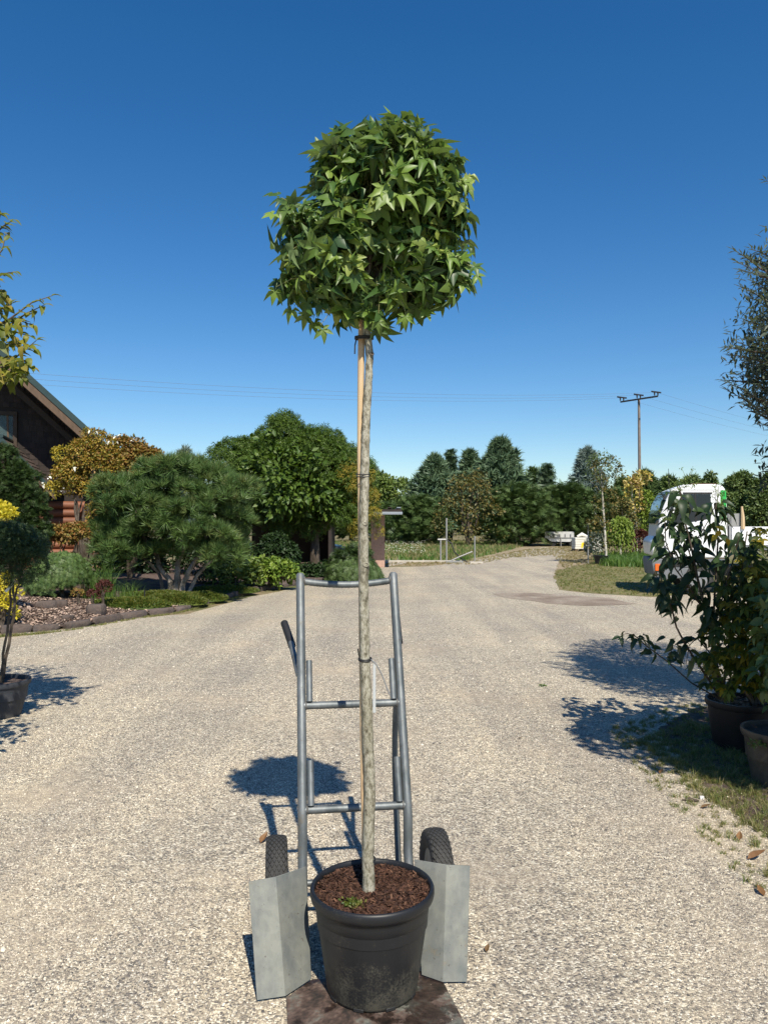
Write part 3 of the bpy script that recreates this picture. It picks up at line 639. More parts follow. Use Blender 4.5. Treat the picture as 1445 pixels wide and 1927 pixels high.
gobj = grass('meadow_dry_grass', md, 24000, .26, .03, M['hay'], .0, clump=9, lean=.5); tag(gobj, 'straw coloured grass among the green meadow', 'grass')
tr = [tuple(G(*q)[:2]) for q in ((875, 1056), (990, 1034), (1100, 1026), (1140, 1040), (1110, 1062), (1060, 1070), (1040, 1045), (960, 1050), (900, 1062), (720, 1066), (720, 1060))]
gobj = grass('track_dry_grass', tr, 16000, .06, .025, M['hay'], .0, clump=6, lean=.8); tag(gobj, 'short dry grass beside the farm track', 'grass')
rg = [tuple(G(*q)[:2]) for q in ((1140, 1066), (1240, 1070), (1300, 1060), (1300, 1050), (1150, 1050), (1125, 1058))]
gobj = grass('weed_strip', rg, 16000, .34, .03, M['grass_g'], .0, clump=8, lean=.35); tag(gobj, 'lush green weeds growing round the distant potted plants', 'grass')
fm = leafmat('white_flower', [(.7, .7, .6), (.8, .8, .7)], trans=.1)
p = sample([tuple(G(*q)[:2]) for q in ((725, 1052), (800, 1052), (800, 1026), (725, 1026))], 260); p = np.column_stack([p, rng.uniform(.2, .4, len(p))])
V, T, C = scatter(SIMPLE, p, unit(rng.normal(size=p.shape)), np.tile((0, -.7, .7), (len(p), 1)), .05); gobj = trimesh('wild_flowers', V, T, fm, None, 'stuff', C); tag(gobj, 'tiny white wild flowers in the meadow behind the carport pillar', 'flowers')

# ================================================================ THE LOG HOUSE
HR = math.atan(382 / F_PX); hu = Vector((math.cos(HR), math.sin(HR), 0)); hv = Vector((-math.sin(HR), math.cos(HR), 0))
wall0 = P(60, 900, 21.6); wall0.z = 0
house = thing('log_house', 'dark timber log house with steep gable and green metal roof edge behind the shrubs', 'house', wall0)
def Hp(px, py, off=0.0): return onplane(px, py, wall0 + hv * off, hv)      # point on a plane parallel to the gable wall
def hp(u, v, z): return wall0 + hu * u + hv * v + Vector((0, 0, z))
M['hwall'] = mat('dark_stained_board', [(.014, .009, .007), (.024, .015, .011)], 3, .8, bmp=.3)
M['shingle'] = mat('dark_wood_shingle', [(.018, .011, .009), (.034, .021, .016), (.022, .014, .011)], 5, .8, bmp=.4, bscale=30, stretch=(1, 1, .3), vary=.35)
M['barge'] = mat('weathered_board', [(.08, .05, .03), (.13, .08, .05)], 4, .75, bmp=.3, stretch=(3, 3, 1))
M['beam'] = mat('brown_beam', [(.035, .022, .014), (.06, .038, .025)], 4, .75, bmp=.3)
M['green_metal'] = mat('green_roof_metal', [(.028, .05, .048), (.04, .065, .062)], 2, .35, .2, bmp=.05)
M['log'] = mat('red_brown_log', [(.13, .045, .022), (.21, .075, .034), (.16, .055, .026)], 6, .65, bmp=.4, bscale=20, stretch=(.3, .3, 1), vary=.2)
M['rooftile'] = mat('brown_tile', [(.06, .04, .033), (.09, .06, .048)], 8, .85, vary=.25)
M['curtain'] = mat('curtain', [(.10, .16, .16), (.14, .21, .20)], 3, .9, bmp=.3, stretch=(8, 8, .3))
def glassmat():
    m, nt, b, out = newmat('window_glass'); b.inputs['Base Color'].default_value = (.06, .09, .09, 1); b.inputs['Roughness'].default_value = .03; b.inputs['Alpha'].default_value = .35; return m
M['glass'] = glassmat()
OV = -1.5
rA, rB = Hp(-70, 592, OV), Hp(215, 850, OV)               # top edge of the verge, seen points
def loc(p): d = p - wall0; return d.dot(hu), d.z
(uA, zA), (uB, zB) = loc(rA), loc(rB); sl = (zB - zA) / (uB - uA)
uR = uA - 1.8                                              # ridge
def rz(u): return zA + sl * (u - uA)
def sweep(name, u0, u1, dz0, dz1, v0, v1, m, parent=house, zf=rz):
    mb = MB(); mb.prism([hp(u0, v0, zf(u0) + dz0), hp(u1, v0, zf(u1) + dz0), hp(u1, v0, zf(u1) + dz1), hp(u0, v0, zf(u0) + dz1)], hv * (v1 - v0)); return obj(name, mb, m, parent, bevel=0)
eu = uB + .25
roof = sweep('roof', uR, eu, -.20, -.02, OV + .03, 9, M['hwall'])
sweep('roof_edge', uR, eu + .05, -.17, .03, OV - .02, OV + .10, M['green_metal'])
# roof skin of tiles seen only along the verge
sweep('roof_skin', uR, eu, -.016, .02, OV + .104, 9, M['rooftile'])
sweep('bargeboard', uR, eu - .05, -.42, -.175, OV + .005, OV + .06, M['barge'])
sweep('soffit', uR, eu - .1, -.24, -.205, OV + .065, -.005, M['beam'])
sweep('rafter', uR, eu - .35, -.82, -.62, OV + .9, OV + 1.05, M['beam'])
sweep('rafter', uR, eu - .2, -.46, -.25, OV + .5, OV + .62, M['beam'])
ru = lambda u: rz(2 * uR - u)
for nm, a0, a1, v0, v1, mm in (('roof', -.20, -.02, OV + .03, 9, M['hwall']), ('roof_edge', -.17, .03, OV - .02, OV + .10, M['green_metal']), ('bargeboard', -.42, -.175, OV + .005, OV + .06, M['barge'])):
    sweep(nm, uR - (eu - uR), uR, a0, a1, v0, v1, mm, zf=ru)
# gable wall
wu = eu - 1.0; mb = MB()
mb.prism([hp(2 * uR - wu, 0, 0), hp(wu, 0, 0), hp(wu, 0, rz(wu) - .25), hp(uR, 0, rz(uR) - .25), hp(2 * uR - wu, 0, rz(wu) - .25)], hv * .25)
obj('wall', mb, M['hwall'], house)
mb = MB(); mb.prism([hp(wu - .25, .26, 0), hp(wu, .26, 0), hp(wu, .26, rz(wu) - .3), hp(wu - .25, .26, rz(wu) - .3)], hv * 8.5); obj('side_wall', mb, M['hwall'], house)
# wall shingles in view
s0, s1 = Hp(-12, 980), Hp(170, 700); ua, za = loc(s0); ub, zb = loc(s1)
wx0, wz0 = loc(Hp(-40, 868)); wx1, wz1 = loc(Hp(34, 775))
rowh = .16; cnt = 0; z = max(2.45, za - .2)
while z < zb + .4:
    u = uA + .3 + random.uniform(0, .15)
    while u < wu + .1:
        w = random.uniform(.13, .22); uc = u + w / 2
        if z + rowh < rz(u + w) - .30 and not (u < wx1 + .12 and wz0 - .15 < z < wz1 + .1) and cnt < 300 and uc > ua - .1:
            mb = MB(); t = random.uniform(.012, .022); dz = random.uniform(-.012, .008)
            mb.prism([hp(u + .004, -.001 - t, z + dz), hp(u + w - .004, -.001 - t, z + dz), hp(u + w - .004, -.006, z + rowh + .01), hp(u + .004, -.006, z + rowh + .01)], hv * (t * .5)); cnt += 1
            obj('shingle', mb, M['shingle'], house, smooth=False, fix=True)
        u += w
    z += rowh
# window
fr = MB(); T_ = .10
win = MB(); fw = .11
for (u0, u1, z0, z1) in ((wx0, wx1, wz1 - fw, wz1), (wx0, wx1, wz0, wz0 + fw), (wx1 - fw, wx1, wz0 + fw, wz1 - fw), (wx0, wx0 + fw, wz0 + fw, wz1 - fw)):
    win.prism([hp(u0, -.07, z0), hp(u1, -.07, z0), hp(u1, -.07, z1), hp(u0, -.07, z1)], hv * .066)
wobj = obj('window', win, M['beam'], house, bevel=.006)
mb = MB(); mb.prism([hp(wx0 + fw, -.02, wz0 + fw), hp(wx1 - fw, -.02, wz0 + fw), hp(wx1 - fw, -.02, wz1 - fw), hp(wx0 + fw, -.02, wz1 - fw)], hv * .004); obj('pane', mb, M['glass'], wobj)
mb = MB(); mb.prism([hp(wx0 + fw, -.008, wz0 + fw), hp(wx1 - fw - .14, -.008, wz0 + fw), hp(wx1 - fw - .10, -.008, wz1 - fw), hp(wx0 + fw, -.008, wz1 - fw)], hv * .004); obj('curtain', mb, M['curtain'], wobj)
mb = MB(); mb.prism([hp(wx1 - fw - .13, -.035, wz0 + fw), hp(wx1 - fw - .09, -.035, wz0 + fw), hp(wx1 - fw - .12, -.035, wz1 - fw), hp(wx1 - fw - .17, -.035, wz1 - fw)], hv * .012); obj('sash', mb, M['barge'], wobj)
# small porch gable in front
PV = -1.3; q0, q1 = Hp(4, 822, PV), Hp(104, 922, PV); pu0, pz0 = loc(q0); pu1, pz1 = loc(q1); psl = (pz1 - pz0) / (pu1 - pu0)
pr = lambda u: pz0 + psl * (u - pu0); pl = lambda u: pz0 - psl * (u - pu0)
def psweep(name, u0, u1, dz0, dz1, v0, v1, m, zf, parent=house): return sweep(name, u0, u1, dz0, dz1, v0, v1, m, parent, zf)
for zf, a0, a1 in ((pr, pu0, pu1), (pl, 2 * pu0 - pu1, pu0)):
    psweep('porch_roof', a0, a1, -.16, -.03, PV + .06, -.03, M['hwall'], zf); psweep('porch_roof_edge', a0, a1, -.13, .0, PV - .03, PV + .056, M['green_metal'], zf)
    psweep('porch_bargeboard', a0, a1, -.26, -.14, PV - .01, PV + .03, M['barge'], zf)
mb = MB(); mb.tube([hp(pu0, PV - .05, pz0 + .02), hp(pu0, -.03, pz0 + .02)], .05, 8); obj('porch_ridge_cap', mb, M['green_metal'], house)
k = 8; nrow = 6
for i in range(nrow + 5):
    for j in range(k):
        u0 = pu0 + .06 + (pu1 - pu0) * i / (nrow + 4); u1 = u0 + (pu1 - pu0) / (nrow + 4) * 1.12; u1 = min(u1, pu1 + .02)
        v0 = PV + .08 + (-.04 - PV - .08) * (j + (.5 if i % 2 else 0) * (j > 0)) / k; v1 = PV + .08 + (-.04 - PV - .08) * min(k, j + 1 + (.5 if i % 2 else 0)) / k - .012
        if v1 - v0 < .05: continue
        mb = MB(); mb.prism([hp(u0, v0, pr(u0) - .022), hp(u1, v0, pr(u1) + .006), hp(u1, v0, pr(u1) + .03), hp(u0, v0, pr(u0) + .0)], hv * (v1 - v0)); obj('roof_tile', mb, M['rooftile'], house, smooth=False)
mb = MB(); mb.tube([hp(pu1 - .35, PV + .3, 0), hp(pu1 - .35, PV + .3, pr(pu1 - .35) - .2)], .09, 10); obj('porch_post', mb, M['log'], house)
# log walls: lower storey; log ends stagger at the corner
lr = .115; lz = .12; i = 0
lo_u = loc(Hp(172, 1000, -.12))[0]
while lz < 2.35:
    e = lo_u + (.12 if i % 2 else -.02) + (.18 if lz < .9 else 0) - max(0, lz - 1.4) * .35
    mb = MB(); mb.tube([hp(ua - 3.5, -.125, lz), hp(e - .02, -.125, lz), hp(e, -.125, lz)], [lr, lr, lr * .97], 14); obj('log', mb, M['log'], house)
    if i % 2 == 0:
        mb = MB(); mb.tube([hp(lo_u - .3, -.55, lz + lr), hp(lo_u - .3, 3.5, lz + lr)], [lr * .98, lr], 12); obj('log', mb, M['log'], house)
    lz += lr * 2 * .97; i += 1

# ================================================================ CARPORT AND CAR
cpv = 27.0; c0 = P(620, 1060, cpv); c0.z = 0
cpt = thing('carport', 'dark flat roofed carport with pink granite pillar behind the round maple', 'carport', c0)
M['granite'] = mat('pink_granite', [(.36, .22, .17), (.46, .30, .24), (.30, .19, .16)], 9, .8, bmp=.3, bscale=80)
M['fascia'] = mat('zinc_fascia', [(.30, .34, .38), (.38, .42, .46)], 2, .4, .5, bmp=.05)
M['darkwood'] = mat('dark_cladding', [(.02, .014, .012), (.035, .024, .02)], 3, .8, bmp=.3)
x0, x1, zt = P(440, 960, cpv).x, P(756, 960, cpv).x, P(700, 957.5, cpv).z; zb_ = P(700, 968, cpv).z
mb = MB(); mb.box(((x0 + x1) / 2, cpv + 2.4, (zt + zb_) / 2 + .03), (x1 - x0, 4.9, .10)); obj('roof', mb, M['darkwood'], cpt)
mb = MB(); mb.box(((x0 + x1) / 2, cpv - .08, zb_ + .04), (x1 - x0 + .04, .05, .09)); obj('fascia', mb, M['fascia'], cpt, bevel=.006)
k = 0; xx = x1 - .1
while xx > x0:
    mb = MB(); mb.box((xx, cpv + 2.2, zt + .045), (.14, 4.4, .035)); obj('roof_batten', mb, M['fascia'] if k == 0 else M['darkwood'], cpt); xx -= .32; k += 1
pa, pb = G(698, 1068), G(724, 1068)
mb = MB(); mb.box(((pa.x + pb.x) / 2, pa.y + .14, zb_ / 2), (pb.x - pa.x, .25, zb_ - .004)); obj('pillar', mb, M['granite'], cpt, bevel=.008)
for px_, w in ((440, .3),):
    q = G(px_, 1075); mb = MB(); mb.box((q.x, q.y + .8, zb_ / 2), (w, .25, zb_ - .004)); obj('pillar', mb, M['darkwood'], cpt)
xw = P(627, 1000, cpv + 1).x; xl = x0 + .3
mb = MB(); mb.box(((xl + xw) / 2, cpv + 2.0, zb_ / 2), (xw - xl, .1, zb_ - .006)); obj('back_wall', mb, M['darkwood'], cpt)
mb = MB(); mb.box((xw - .05, cpv + .95, zb_ / 2), (.1, 1.95, zb_ - .006)); obj('side_wall', mb, M['darkwood'], cpt)
# car, nose showing right of the dark wall
cc = P(600, 1030, cpv + 3.4); cc.z = 0
car = thing('parked_car', 'pale blue car parked behind the dark carport wall with only its nose showing', 'car', cc)
M['carpaint'] = mat('car_paint', [(.42, .50, .60)], 2, .25, .2, bmp=0); M['carglass'] = flat('car_glass', (.012, .02, .03), .03, spec=.35); M['chrome'] = flat('wheel_rim', (.4, .4, .42), .35, .8)
nx = P(648, 1020, cpv + 3.4).x; prof = [(0, .35), (0, .62), (-.15, .74), (-.85, .86), (-3.3, .92), (-3.75, .86), (-3.85, .40)]
mb = MB(); mb.prism([(nx + a, cc.y - .82, z) for a, z in prof], (0, 1.64, 0)); obj('body', mb, M['carpaint'], car, bevel=.05)
prof = [(-.8, .86), (-1.55, 1.36), (-2.8, 1.38), (-3.4, .92)]
mb = MB(); mb.prism([(nx + a, cc.y - .74, z) for a, z in prof], (0, 1.48, 0)); obj('cabin', mb, M['carglass'], car, bevel=.05)
mb = MB(); mb.box((nx - 2.15, cc.y, 1.40), (1.3, 1.36, .04)); obj('roof', mb, M['carpaint'], car, bevel=.015)
for a in (-.7, -3.1):
    for s in (-1, 1):
        mb = MB(); mb.tube([(nx + a, cc.y + s * .70, .30), (nx + a, cc.y + s * .86, .30)], .30, 20); w_ = obj('wheel', mb, M['tyre'], car, bevel=.02)
        mb = MB(); mb.tube([(nx + a, cc.y + s * .80, .30), (nx + a, cc.y + s * .875, .30)], .17, 14); obj('rim', mb, M['chrome'], w_)
for s in (-1, 1):
    mb = MB(); mb.box((nx - .06, cc.y + s * .6, .66), (.12, .3, .1)); obj('headlight', mb, flat('lamp_glass', (.6, .65, .7), .1), car, bevel=.02)

# ================================================================ UTILITY POLE AND WIRES
up0 = P(1204, 1000, 70.0); up0.z = 0
pole = thing('utility_pole', 'tall grey utility pole with slanting crossarm rising beyond the trees', 'utility pole', up0)
topz = P(1201, 752, 70).z; mb = MB(); mb.tube([up0, Vector((P(1201.5, 752, 70).x, 70, topz))], [.17, .11], 12)
obj('pole', mb, mat('pole_wood', [(.16, .13, .11), (.22, .18, .155)], 3, .85), pole)
aL, aR = P(1167, 757, 71.4), P(1237, 745, 68.2); zc = (aL.z + aR.z) / 2; aL.z = aR.z = zc
mb = MB(); d = (aR - aL); mb.box((aL + aR) / 2, (d.length, .10, .14), Matrix.Rotation(math.atan2(d.y, d.x), 3, 'Z')); M['darkmetal'] = flat('dark_metal', (.05, .05, .055), .6, .5); obj('crossarm', mb, M['darkmetal'], pole)
wd = Vector((.855, .52, 0)); M['wire'] = flat('aluminium_wire', (.22, .23, .25), .5, .3)
names = ['nearest of the three overhead power wires crossing the sky', 'middle of the three overhead power wires crossing the sky', 'farthest of the three overhead power wires crossing the sky']
for i, t in enumerate((.96, .50, .04)):
    c = aL.lerp(aR, t) + Vector((0, 0, .07))
    for s in (-1, 1):
        mb = MB(); mb.tube([c + wd * s * .22 - Vector((0, 0, 0)), c + wd * s * .22 + Vector((0, 0, .28))], [.05, .08], 8); ins = obj('insulator', mb, M['darkmetal'], pole)
    mb = MB(); mb.tube([c - wd * .6 + Vector((0, 0, .33)), c + wd * .6 + Vector((0, 0, .33))], .07, 6); obj('wire_clamp', mb, M['darkmetal'], pole)
    pts = []
    for k in range(-60, 61):
        s = abs(k) * 2.0; pts.append(c + Vector((0, 0, .30)) + wd * (2.0 * k) + Vector((0, 0, -.1186 * s + .00098 * s * s)))
    mb = MB(); mb.tube(pts, .0065, 4, cap=False); tag(obj('power_wire', mb, M['wire']), names[i], 'power wire', 'overhead power wires')

# ================================================================ DISTANT TREES
def simple_trunk(th, base, top, r, m, name='trunk', n=6, wob=.02):
    mb = MB(); limbs(mb, base, [top], r, .35, wob, 8, n); return obj(name, mb, m, th)
def broad(px, py, rx, ry, Y, m, label, name='tree', cat='tree', base_py=None, tm=SIMPLE, size=.22, nc=160, npc=40, rc=None, group=None, blobs=None, trunk_m='bark_dark', tr=.12, droop=.3, extra=None):
    c = P(px, py, Y); th = thing(name, label, cat, (c.x, Y, 0), group)
    bl = [blob(*b, Y=Y) for b in (blobs or [(px, py, rx, ry)])]
    foliage('foliage', bl, nc, npc, rc or bl[0][1][0] * .26, tm, size, m, th, droop)
    mb = MB(); base = (c.x, Y, 0); tg = [Vector(bl[0][0]) + Vector((random.uniform(-.6, .6) * bl[0][1][0], random.uniform(-.5, .5) * bl[0][1][1], random.uniform(-.1, .8) * bl[0][1][2])) for _ in range(6)]
    limbs(mb, base, tg, tr, .25, .05); obj('trunk', mb, M[trunk_m], th); return th
def conifer(px, top, base, w, Y, m, label, style='spruce', name='conifer', nb=240, group=None, size=.5, cat='tree'):
    B = G(px, base) if base > 1000 else None
    c = P(px, top, Y); H = c.z; R0 = w / 2 * Y / F_PX; th = thing(name, label, cat, (c.x, Y, 0), group)
    mb = MB(); mb.tube([(c.x, Y, 0), (c.x, Y, H * .5), (c.x, Y, H * .97)], [.16, .1, .02], 8); obj('trunk', mb, M['bark_dark'], th)
    h = rng.random(nb) ** .85; az = rng.random(nb) * 6.283
    if style == 'pine': prof = np.clip(1.2 * (1 - h ** 1.5) ** .85 * (.5 + .5 * rng.random(nb)), .05, 1.1); lift = .45
    elif style == 'round': prof = np.sqrt(np.clip(1 - (h * 1.02 - .35) ** 2 / .45, 0, 1)) * (.75 + .25 * rng.random(nb)); lift = .1
    elif style == 'cedar': prof = (1 - h) ** .6 * (.55 + .5 * rng.random(nb)); lift = .15
    else: prof = (1 - h) ** .85 * (.75 + .3 * rng.random(nb)) + .03; lift = -.1
    z0 = H * (.06 if style != 'pine' else .04); zz = z0 + h * (H - z0) * .985
    d = np.column_stack([np.cos(az), np.sin(az), np.full(nb, lift) + rng.normal(size=nb) * .12]); L = prof * R0
    k = 7; s = np.linspace(.3, 1.0, k)
    pos = np.column_stack([np.full(nb, c.x), np.full(nb, Y), zz])[:, None, :] + d[:, None, :] * (L[:, None] * s[None])[..., None]
    pos = pos + rng.normal(size=pos.shape) * .12; tip = np.repeat(d[:, None, :], k, 1) + rng.normal(size=pos.shape) * .45 + np.array((0, 0, .35 if style in ('pine', 'cedar') else 0))
    nr = np.array((0, 0, 1)) + rng.normal(size=pos.shape) * .5 + np.repeat(d[:, None, :], k, 1) * .4
    V, T, C = scatter(FARTUFT if style in ('pine', 'cedar') else SPRAY, pos.reshape(-1, 3), unit(tip.reshape(-1, 3)), unit(nr.reshape(-1, 3)), size * rng.uniform(.6, 1.2, pos.shape[0] * k))
    trimesh('foliage', V, T, m, th, 'stuff', C); return th
TG = 'trees standing beyond the meadow'
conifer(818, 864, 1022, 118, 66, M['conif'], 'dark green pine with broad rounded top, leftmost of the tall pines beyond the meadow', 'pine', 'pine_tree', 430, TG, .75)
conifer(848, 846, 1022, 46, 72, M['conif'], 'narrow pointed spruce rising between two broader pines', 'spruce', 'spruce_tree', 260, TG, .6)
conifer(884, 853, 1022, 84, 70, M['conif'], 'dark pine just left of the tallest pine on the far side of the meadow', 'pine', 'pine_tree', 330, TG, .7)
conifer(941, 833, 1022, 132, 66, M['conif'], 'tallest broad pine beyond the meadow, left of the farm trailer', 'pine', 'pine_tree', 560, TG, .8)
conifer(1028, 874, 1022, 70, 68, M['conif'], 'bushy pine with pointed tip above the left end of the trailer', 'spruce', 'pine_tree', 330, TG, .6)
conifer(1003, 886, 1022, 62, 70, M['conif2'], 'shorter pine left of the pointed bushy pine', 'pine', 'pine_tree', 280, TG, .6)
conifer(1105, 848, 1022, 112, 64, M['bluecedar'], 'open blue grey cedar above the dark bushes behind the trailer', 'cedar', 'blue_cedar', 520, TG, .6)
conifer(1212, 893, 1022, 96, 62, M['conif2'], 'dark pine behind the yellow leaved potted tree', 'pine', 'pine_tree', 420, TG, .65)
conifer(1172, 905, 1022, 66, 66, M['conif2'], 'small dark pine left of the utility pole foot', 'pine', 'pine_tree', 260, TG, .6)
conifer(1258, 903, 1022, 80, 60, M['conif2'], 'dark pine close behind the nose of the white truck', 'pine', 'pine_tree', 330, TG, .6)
conifer(785, 938, 1022, 118, 58, M['conif2'], 'wide dark yew bush right behind the carport pillar', 'round', 'yew_bush', 560, TG, .55, 'bush')
conifer(975, 917, 1022, 150, 56, M['conif2'], 'widest dark yew bush in the middle of the far hedge', 'round', 'yew_bush', 760, TG, .55, 'bush')
conifer(1068, 915, 1022, 130, 57, M['conif2'], 'dark yew bush directly behind the farm trailer', 'round', 'yew_bush', 620, TG, .55, 'bush')
conifer(1148, 925, 1022, 96, 56, M['conif2'], 'dark yew bush behind the potted birch', 'round', 'yew_bush', 420, TG, .5, 'bush')
conifer(735, 950, 1022, 90, 64, M['conif2'], 'dark bush seen under the end of the carport roof', 'round', 'yew_bush', 400, TG, .5, 'bush')
broad(880, 965, 52, 58, 54, M['orange'], 'orange brown deciduous bush in front of the dark conifers', 'deciduous_bush', 'bush', size=.20, nc=170, npc=20, rc=.75, group=TG, blobs=[(882, 950, 36, 46), (858, 985, 34, 36), (904, 985, 34, 36), (893, 925, 22, 26), (866, 925, 16, 22)])
broad(738, 925, 45, 30, 70, M['lgreen'], 'light green broadleaf tree just above the carport roof end', 'broadleaf_tree', 'tree', size=.3, nc=160, npc=34, group=TG, blobs=[(745, 935, 34, 30), (710, 925, 30, 30)])
conifer(700, 880, 1022, 60, 80, M['bluecedar'], 'pale blue grey conifer peeping out right of the round maple', 'cedar', 'blue_cedar', 240, TG, .7)
conifer(348, 848, 1022, 66, 60, M['bluecedar'], 'pale feathery conifer tips above the mountain pine', 'cedar', 'blue_cedar', 300, TG, .6)
for i, (px, py, rx, ry, Y, lab) in enumerate(((1330, 955, 40, 52, 50, 'green hedge tree seen through the truck window side'), (1395, 948, 42, 52, 48, 'green hedge tree right of the truck cab'), (1443, 950, 36, 48, 46, 'green hedge tree at the right edge behind the truck bed'), (1520, 950, 60, 54, 46, None), (1640, 945, 70, 60, 46, None))):
    if lab: broad(px, py, rx, ry, Y, M['hedge'], lab, 'hedge_tree', 'tree', size=.2, nc=260, npc=44, group='hedge trees behind the truck', blobs=[(px, py + 22, rx, ry * .75), (px - rx * .45, py - 14, rx * .28, ry * .62), (px + rx * .1, py - 26, rx * .22, ry * .6), (px + rx * .6, py - 8, rx * .25, ry * .5)])
for i, (px, top, w, Y) in enumerate(((1300, 905, 110, 62), (1390, 900, 110, 66), (660, 925, 120, 66), (590, 915, 120, 66))):
    conifer(px, top, 1022, w, Y, M['conif2'], ('dark pine showing above the roof of the white truck', 'dark pine far behind the truck bed', 'dark conifer behind the carport left of the pillar', 'dark conifer hidden behind the round maple crown')[i], 'pine', 'pine_tree', 380, TG, .65)
# far wood beyond everything, one mass
fb = []
for px in range(-900, 2400, 55): fb.append((px, 975, 48, random.uniform(24, 42)))
wb_ = [blob(*b, Y=110) for b in fb]; o = foliage('far_wood', wb_, 1500, 26, 1.6, SIMPLE, .9, M['conif2'], None); tag(o, 'low dark wood along the horizon behind all the trees', 'wood')

# ================================================================ STAKES, TRAILER, PALLET, POTTED PLANTS IN THE DISTANCE
M['stake_m'] = flat('stake_metal', (.32, .32, .31), .5, .3)
def stake(px, top, base, r, label, m=None, cat='stake'):
    g = G(px, base); t = P(px, top, g.y); mb = MB(); mb.tube([g - Vector((0, 0, .1)), Vector((t.x, g.y, t.z))], r, 8)
    return tag(obj('stake', mb, m or M['stake_m']), label, cat, 'stakes in the meadow edge')
stake(840, 975, 1058, .035, 'tall thin stake left of the diagonal hose at the meadow edge')
stake(893, 1009, 1056, .03, 'short grey stake standing alone right of the tall one')
stake(1106, 983, 1061, .025, 'thin metal stake in the lawn beside the pallet of stones')
g = G(829, 1058); th = thing('standpipe', 'T shaped water standpipe with black hose between meadow and gravel', 'standpipe', g)
mb = MB(); mb.tube([g, g + Vector((0, 0, .95))], .035, 8).tube([g + Vector((-.12, 0, .95)), g + Vector((.22, 0, .95))], .035, 8); obj('pipe', mb, M['stake_m'], th)
mb = MB(); mb.tube([g + Vector(q) for q in ((.22, 0, .95), (.45, -.1, .8), (.55, -.1, .45), (.85, -.1, .15), (1.1, -.1, .02))], .025, 6); obj('hose', mb, M['blackrub'], th)
mb = MB(); mb.tube([g + Vector(q) for q in ((.3, -.2, .02), (.8, -.2, .25), (1.3, -.2, .45))], .03, 6); obj('lance', mb, M['stake_m'], th)
mb = MB(); q = G(855, 1059); mb.box((q.x, q.y, .04), (.7, .2, .06)); obj('foot', mb, M['stake_m'], th)
q = G(590 / 1445 * 480 + 700, 1061); tag(obj('stone', rock_mb((q.x, q.y, .04), (.5, .2, .1), .1, 5), mat('pale_stone', [(.4, .36, .3), (.5, .46, .4)], 6, .9)), 'small pale stone at the foot of the short stake', 'stone')
# trailer
ty = 55.0; tx0, tx1 = P(1025, 1000, ty).x, P(1078, 1000, ty).x; zt1, zt0 = P(1025, 1000.5, ty).z, P(1025, 1011, ty).z
tr_ = thing('farm_trailer', 'pale grey dropside farm trailer parked before the dark hedge', 'trailer', ((tx0 + tx1) / 2, ty, 0))
M['alu'] = mat('aluminium_side', [(.50, .50, .48), (.62, .62, .60)], 3, .5, .2, bmp=.1)
L = tx1 - tx0; dpt = 3.4; ang = Matrix.Rotation(R(-12), 3, 'Z')
def tp(x, y, z): return Vector((tx0, ty, 0)) + ang @ Vector((x, y, 0)) + Vector((0, 0, z))
for nm, a, b_, sz in (('side_panel', (L / 2, 0, (zt0 + zt1) / 2), 0, (L, .04, zt1 - zt0)), ('side_panel', (L / 2, dpt, (zt0 + zt1) / 2), 0, (L, .04, zt1 - zt0)), ('end_panel', (.022, dpt / 2, (zt0 + zt1) / 2), 0, (.04, dpt - .05, zt1 - zt0 - .02)), ('end_panel', (L - .022, dpt / 2, (zt0 + zt1) / 2), 0, (.04, dpt - .05, zt1 - zt0 - .02)), ('floor', (L / 2, dpt / 2, zt0 - .03), 0, (L + .02, dpt, .05))):
    mb = MB(); mb.box(tp(*a), sz, ang); obj(nm, mb, M['alu'], tr_, bevel=.008)
for i in range(5):
    mb = MB(); mb.box(tp(L * (.12 + .19 * i), -.035, zt0 + .12), (.05, .03, .2), ang); obj('latch', mb, M['darkmetal'], tr_)
mb = MB(); mb.prism([tp(.1, .05, zt0 - .06), tp(L - .05, .05, zt0 - .06), tp(L - .25, .05, zt0 - .32), tp(.45, .05, zt0 - .30)], ang @ Vector((0, .05, 0))); obj('skirt', mb, M['alu'], tr_)
for x in (.55, L - .1):
    for y in (.15, dpt - .35):
        mb = MB(); mb.tube([tp(x, y, .24), tp(x, y + .22, .24)], .24, 18); w_ = obj('wheel', mb, M['tyre'], tr_, bevel=.02)
mb = MB(); mb.tube([tp(L * .55, -.02, .02), tp(L * .55, -.02, zt0)], .03, 6); obj('jack_leg', mb, M['stake_m'], tr_)
mb = MB(); mb.tube([tp(L, dpt / 2, zt0 - .1), tp(L + .9, dpt / 2, .3)], .04, 6); obj('drawbar', mb, M['stake_m'], tr_)
# pallet of wrapped stones with yellow mark
py_ = 45.0; q = G(1099, 1037); pal = thing('stone_pallet', 'pallet of pale stone slabs wrapped in film with a yellow mark', 'pallet', (P(1099, 1037, py_).x, py_, 0))
ax, bx = P(1082, 1030, py_).x, P(1115, 1030, py_).x; wdt = bx - ax; cxp = (ax + bx) / 2; film = mat('wrapped_slab', [(.62, .60, .52), (.72, .70, .62)], 4, .5, bmp=.4, vary=.06)
for i in range(5):
    mb = MB(); mb.box((cxp + .01 * (i % 2), py_ + .5, .20 + i * .135), (wdt - .02 * (i % 3), .9, .125)); obj('slab', mb, film, pal, bevel=.01)
for i in range(3):
    mb = MB(); mb.box((ax + .08 + i * (wdt - .16) / 2, py_ + .5, .065), (.12, .9, .12)); obj('pallet_block', mb, M['barge'], pal)
mb = MB(); mb.tube([(cxp - .28, py_ + .5, .86), (cxp, py_ + .5, .99), (cxp + .34, py_ + .5, .86)], [.05, .12, .05], 8); obj('film_heap', mb, film, pal)
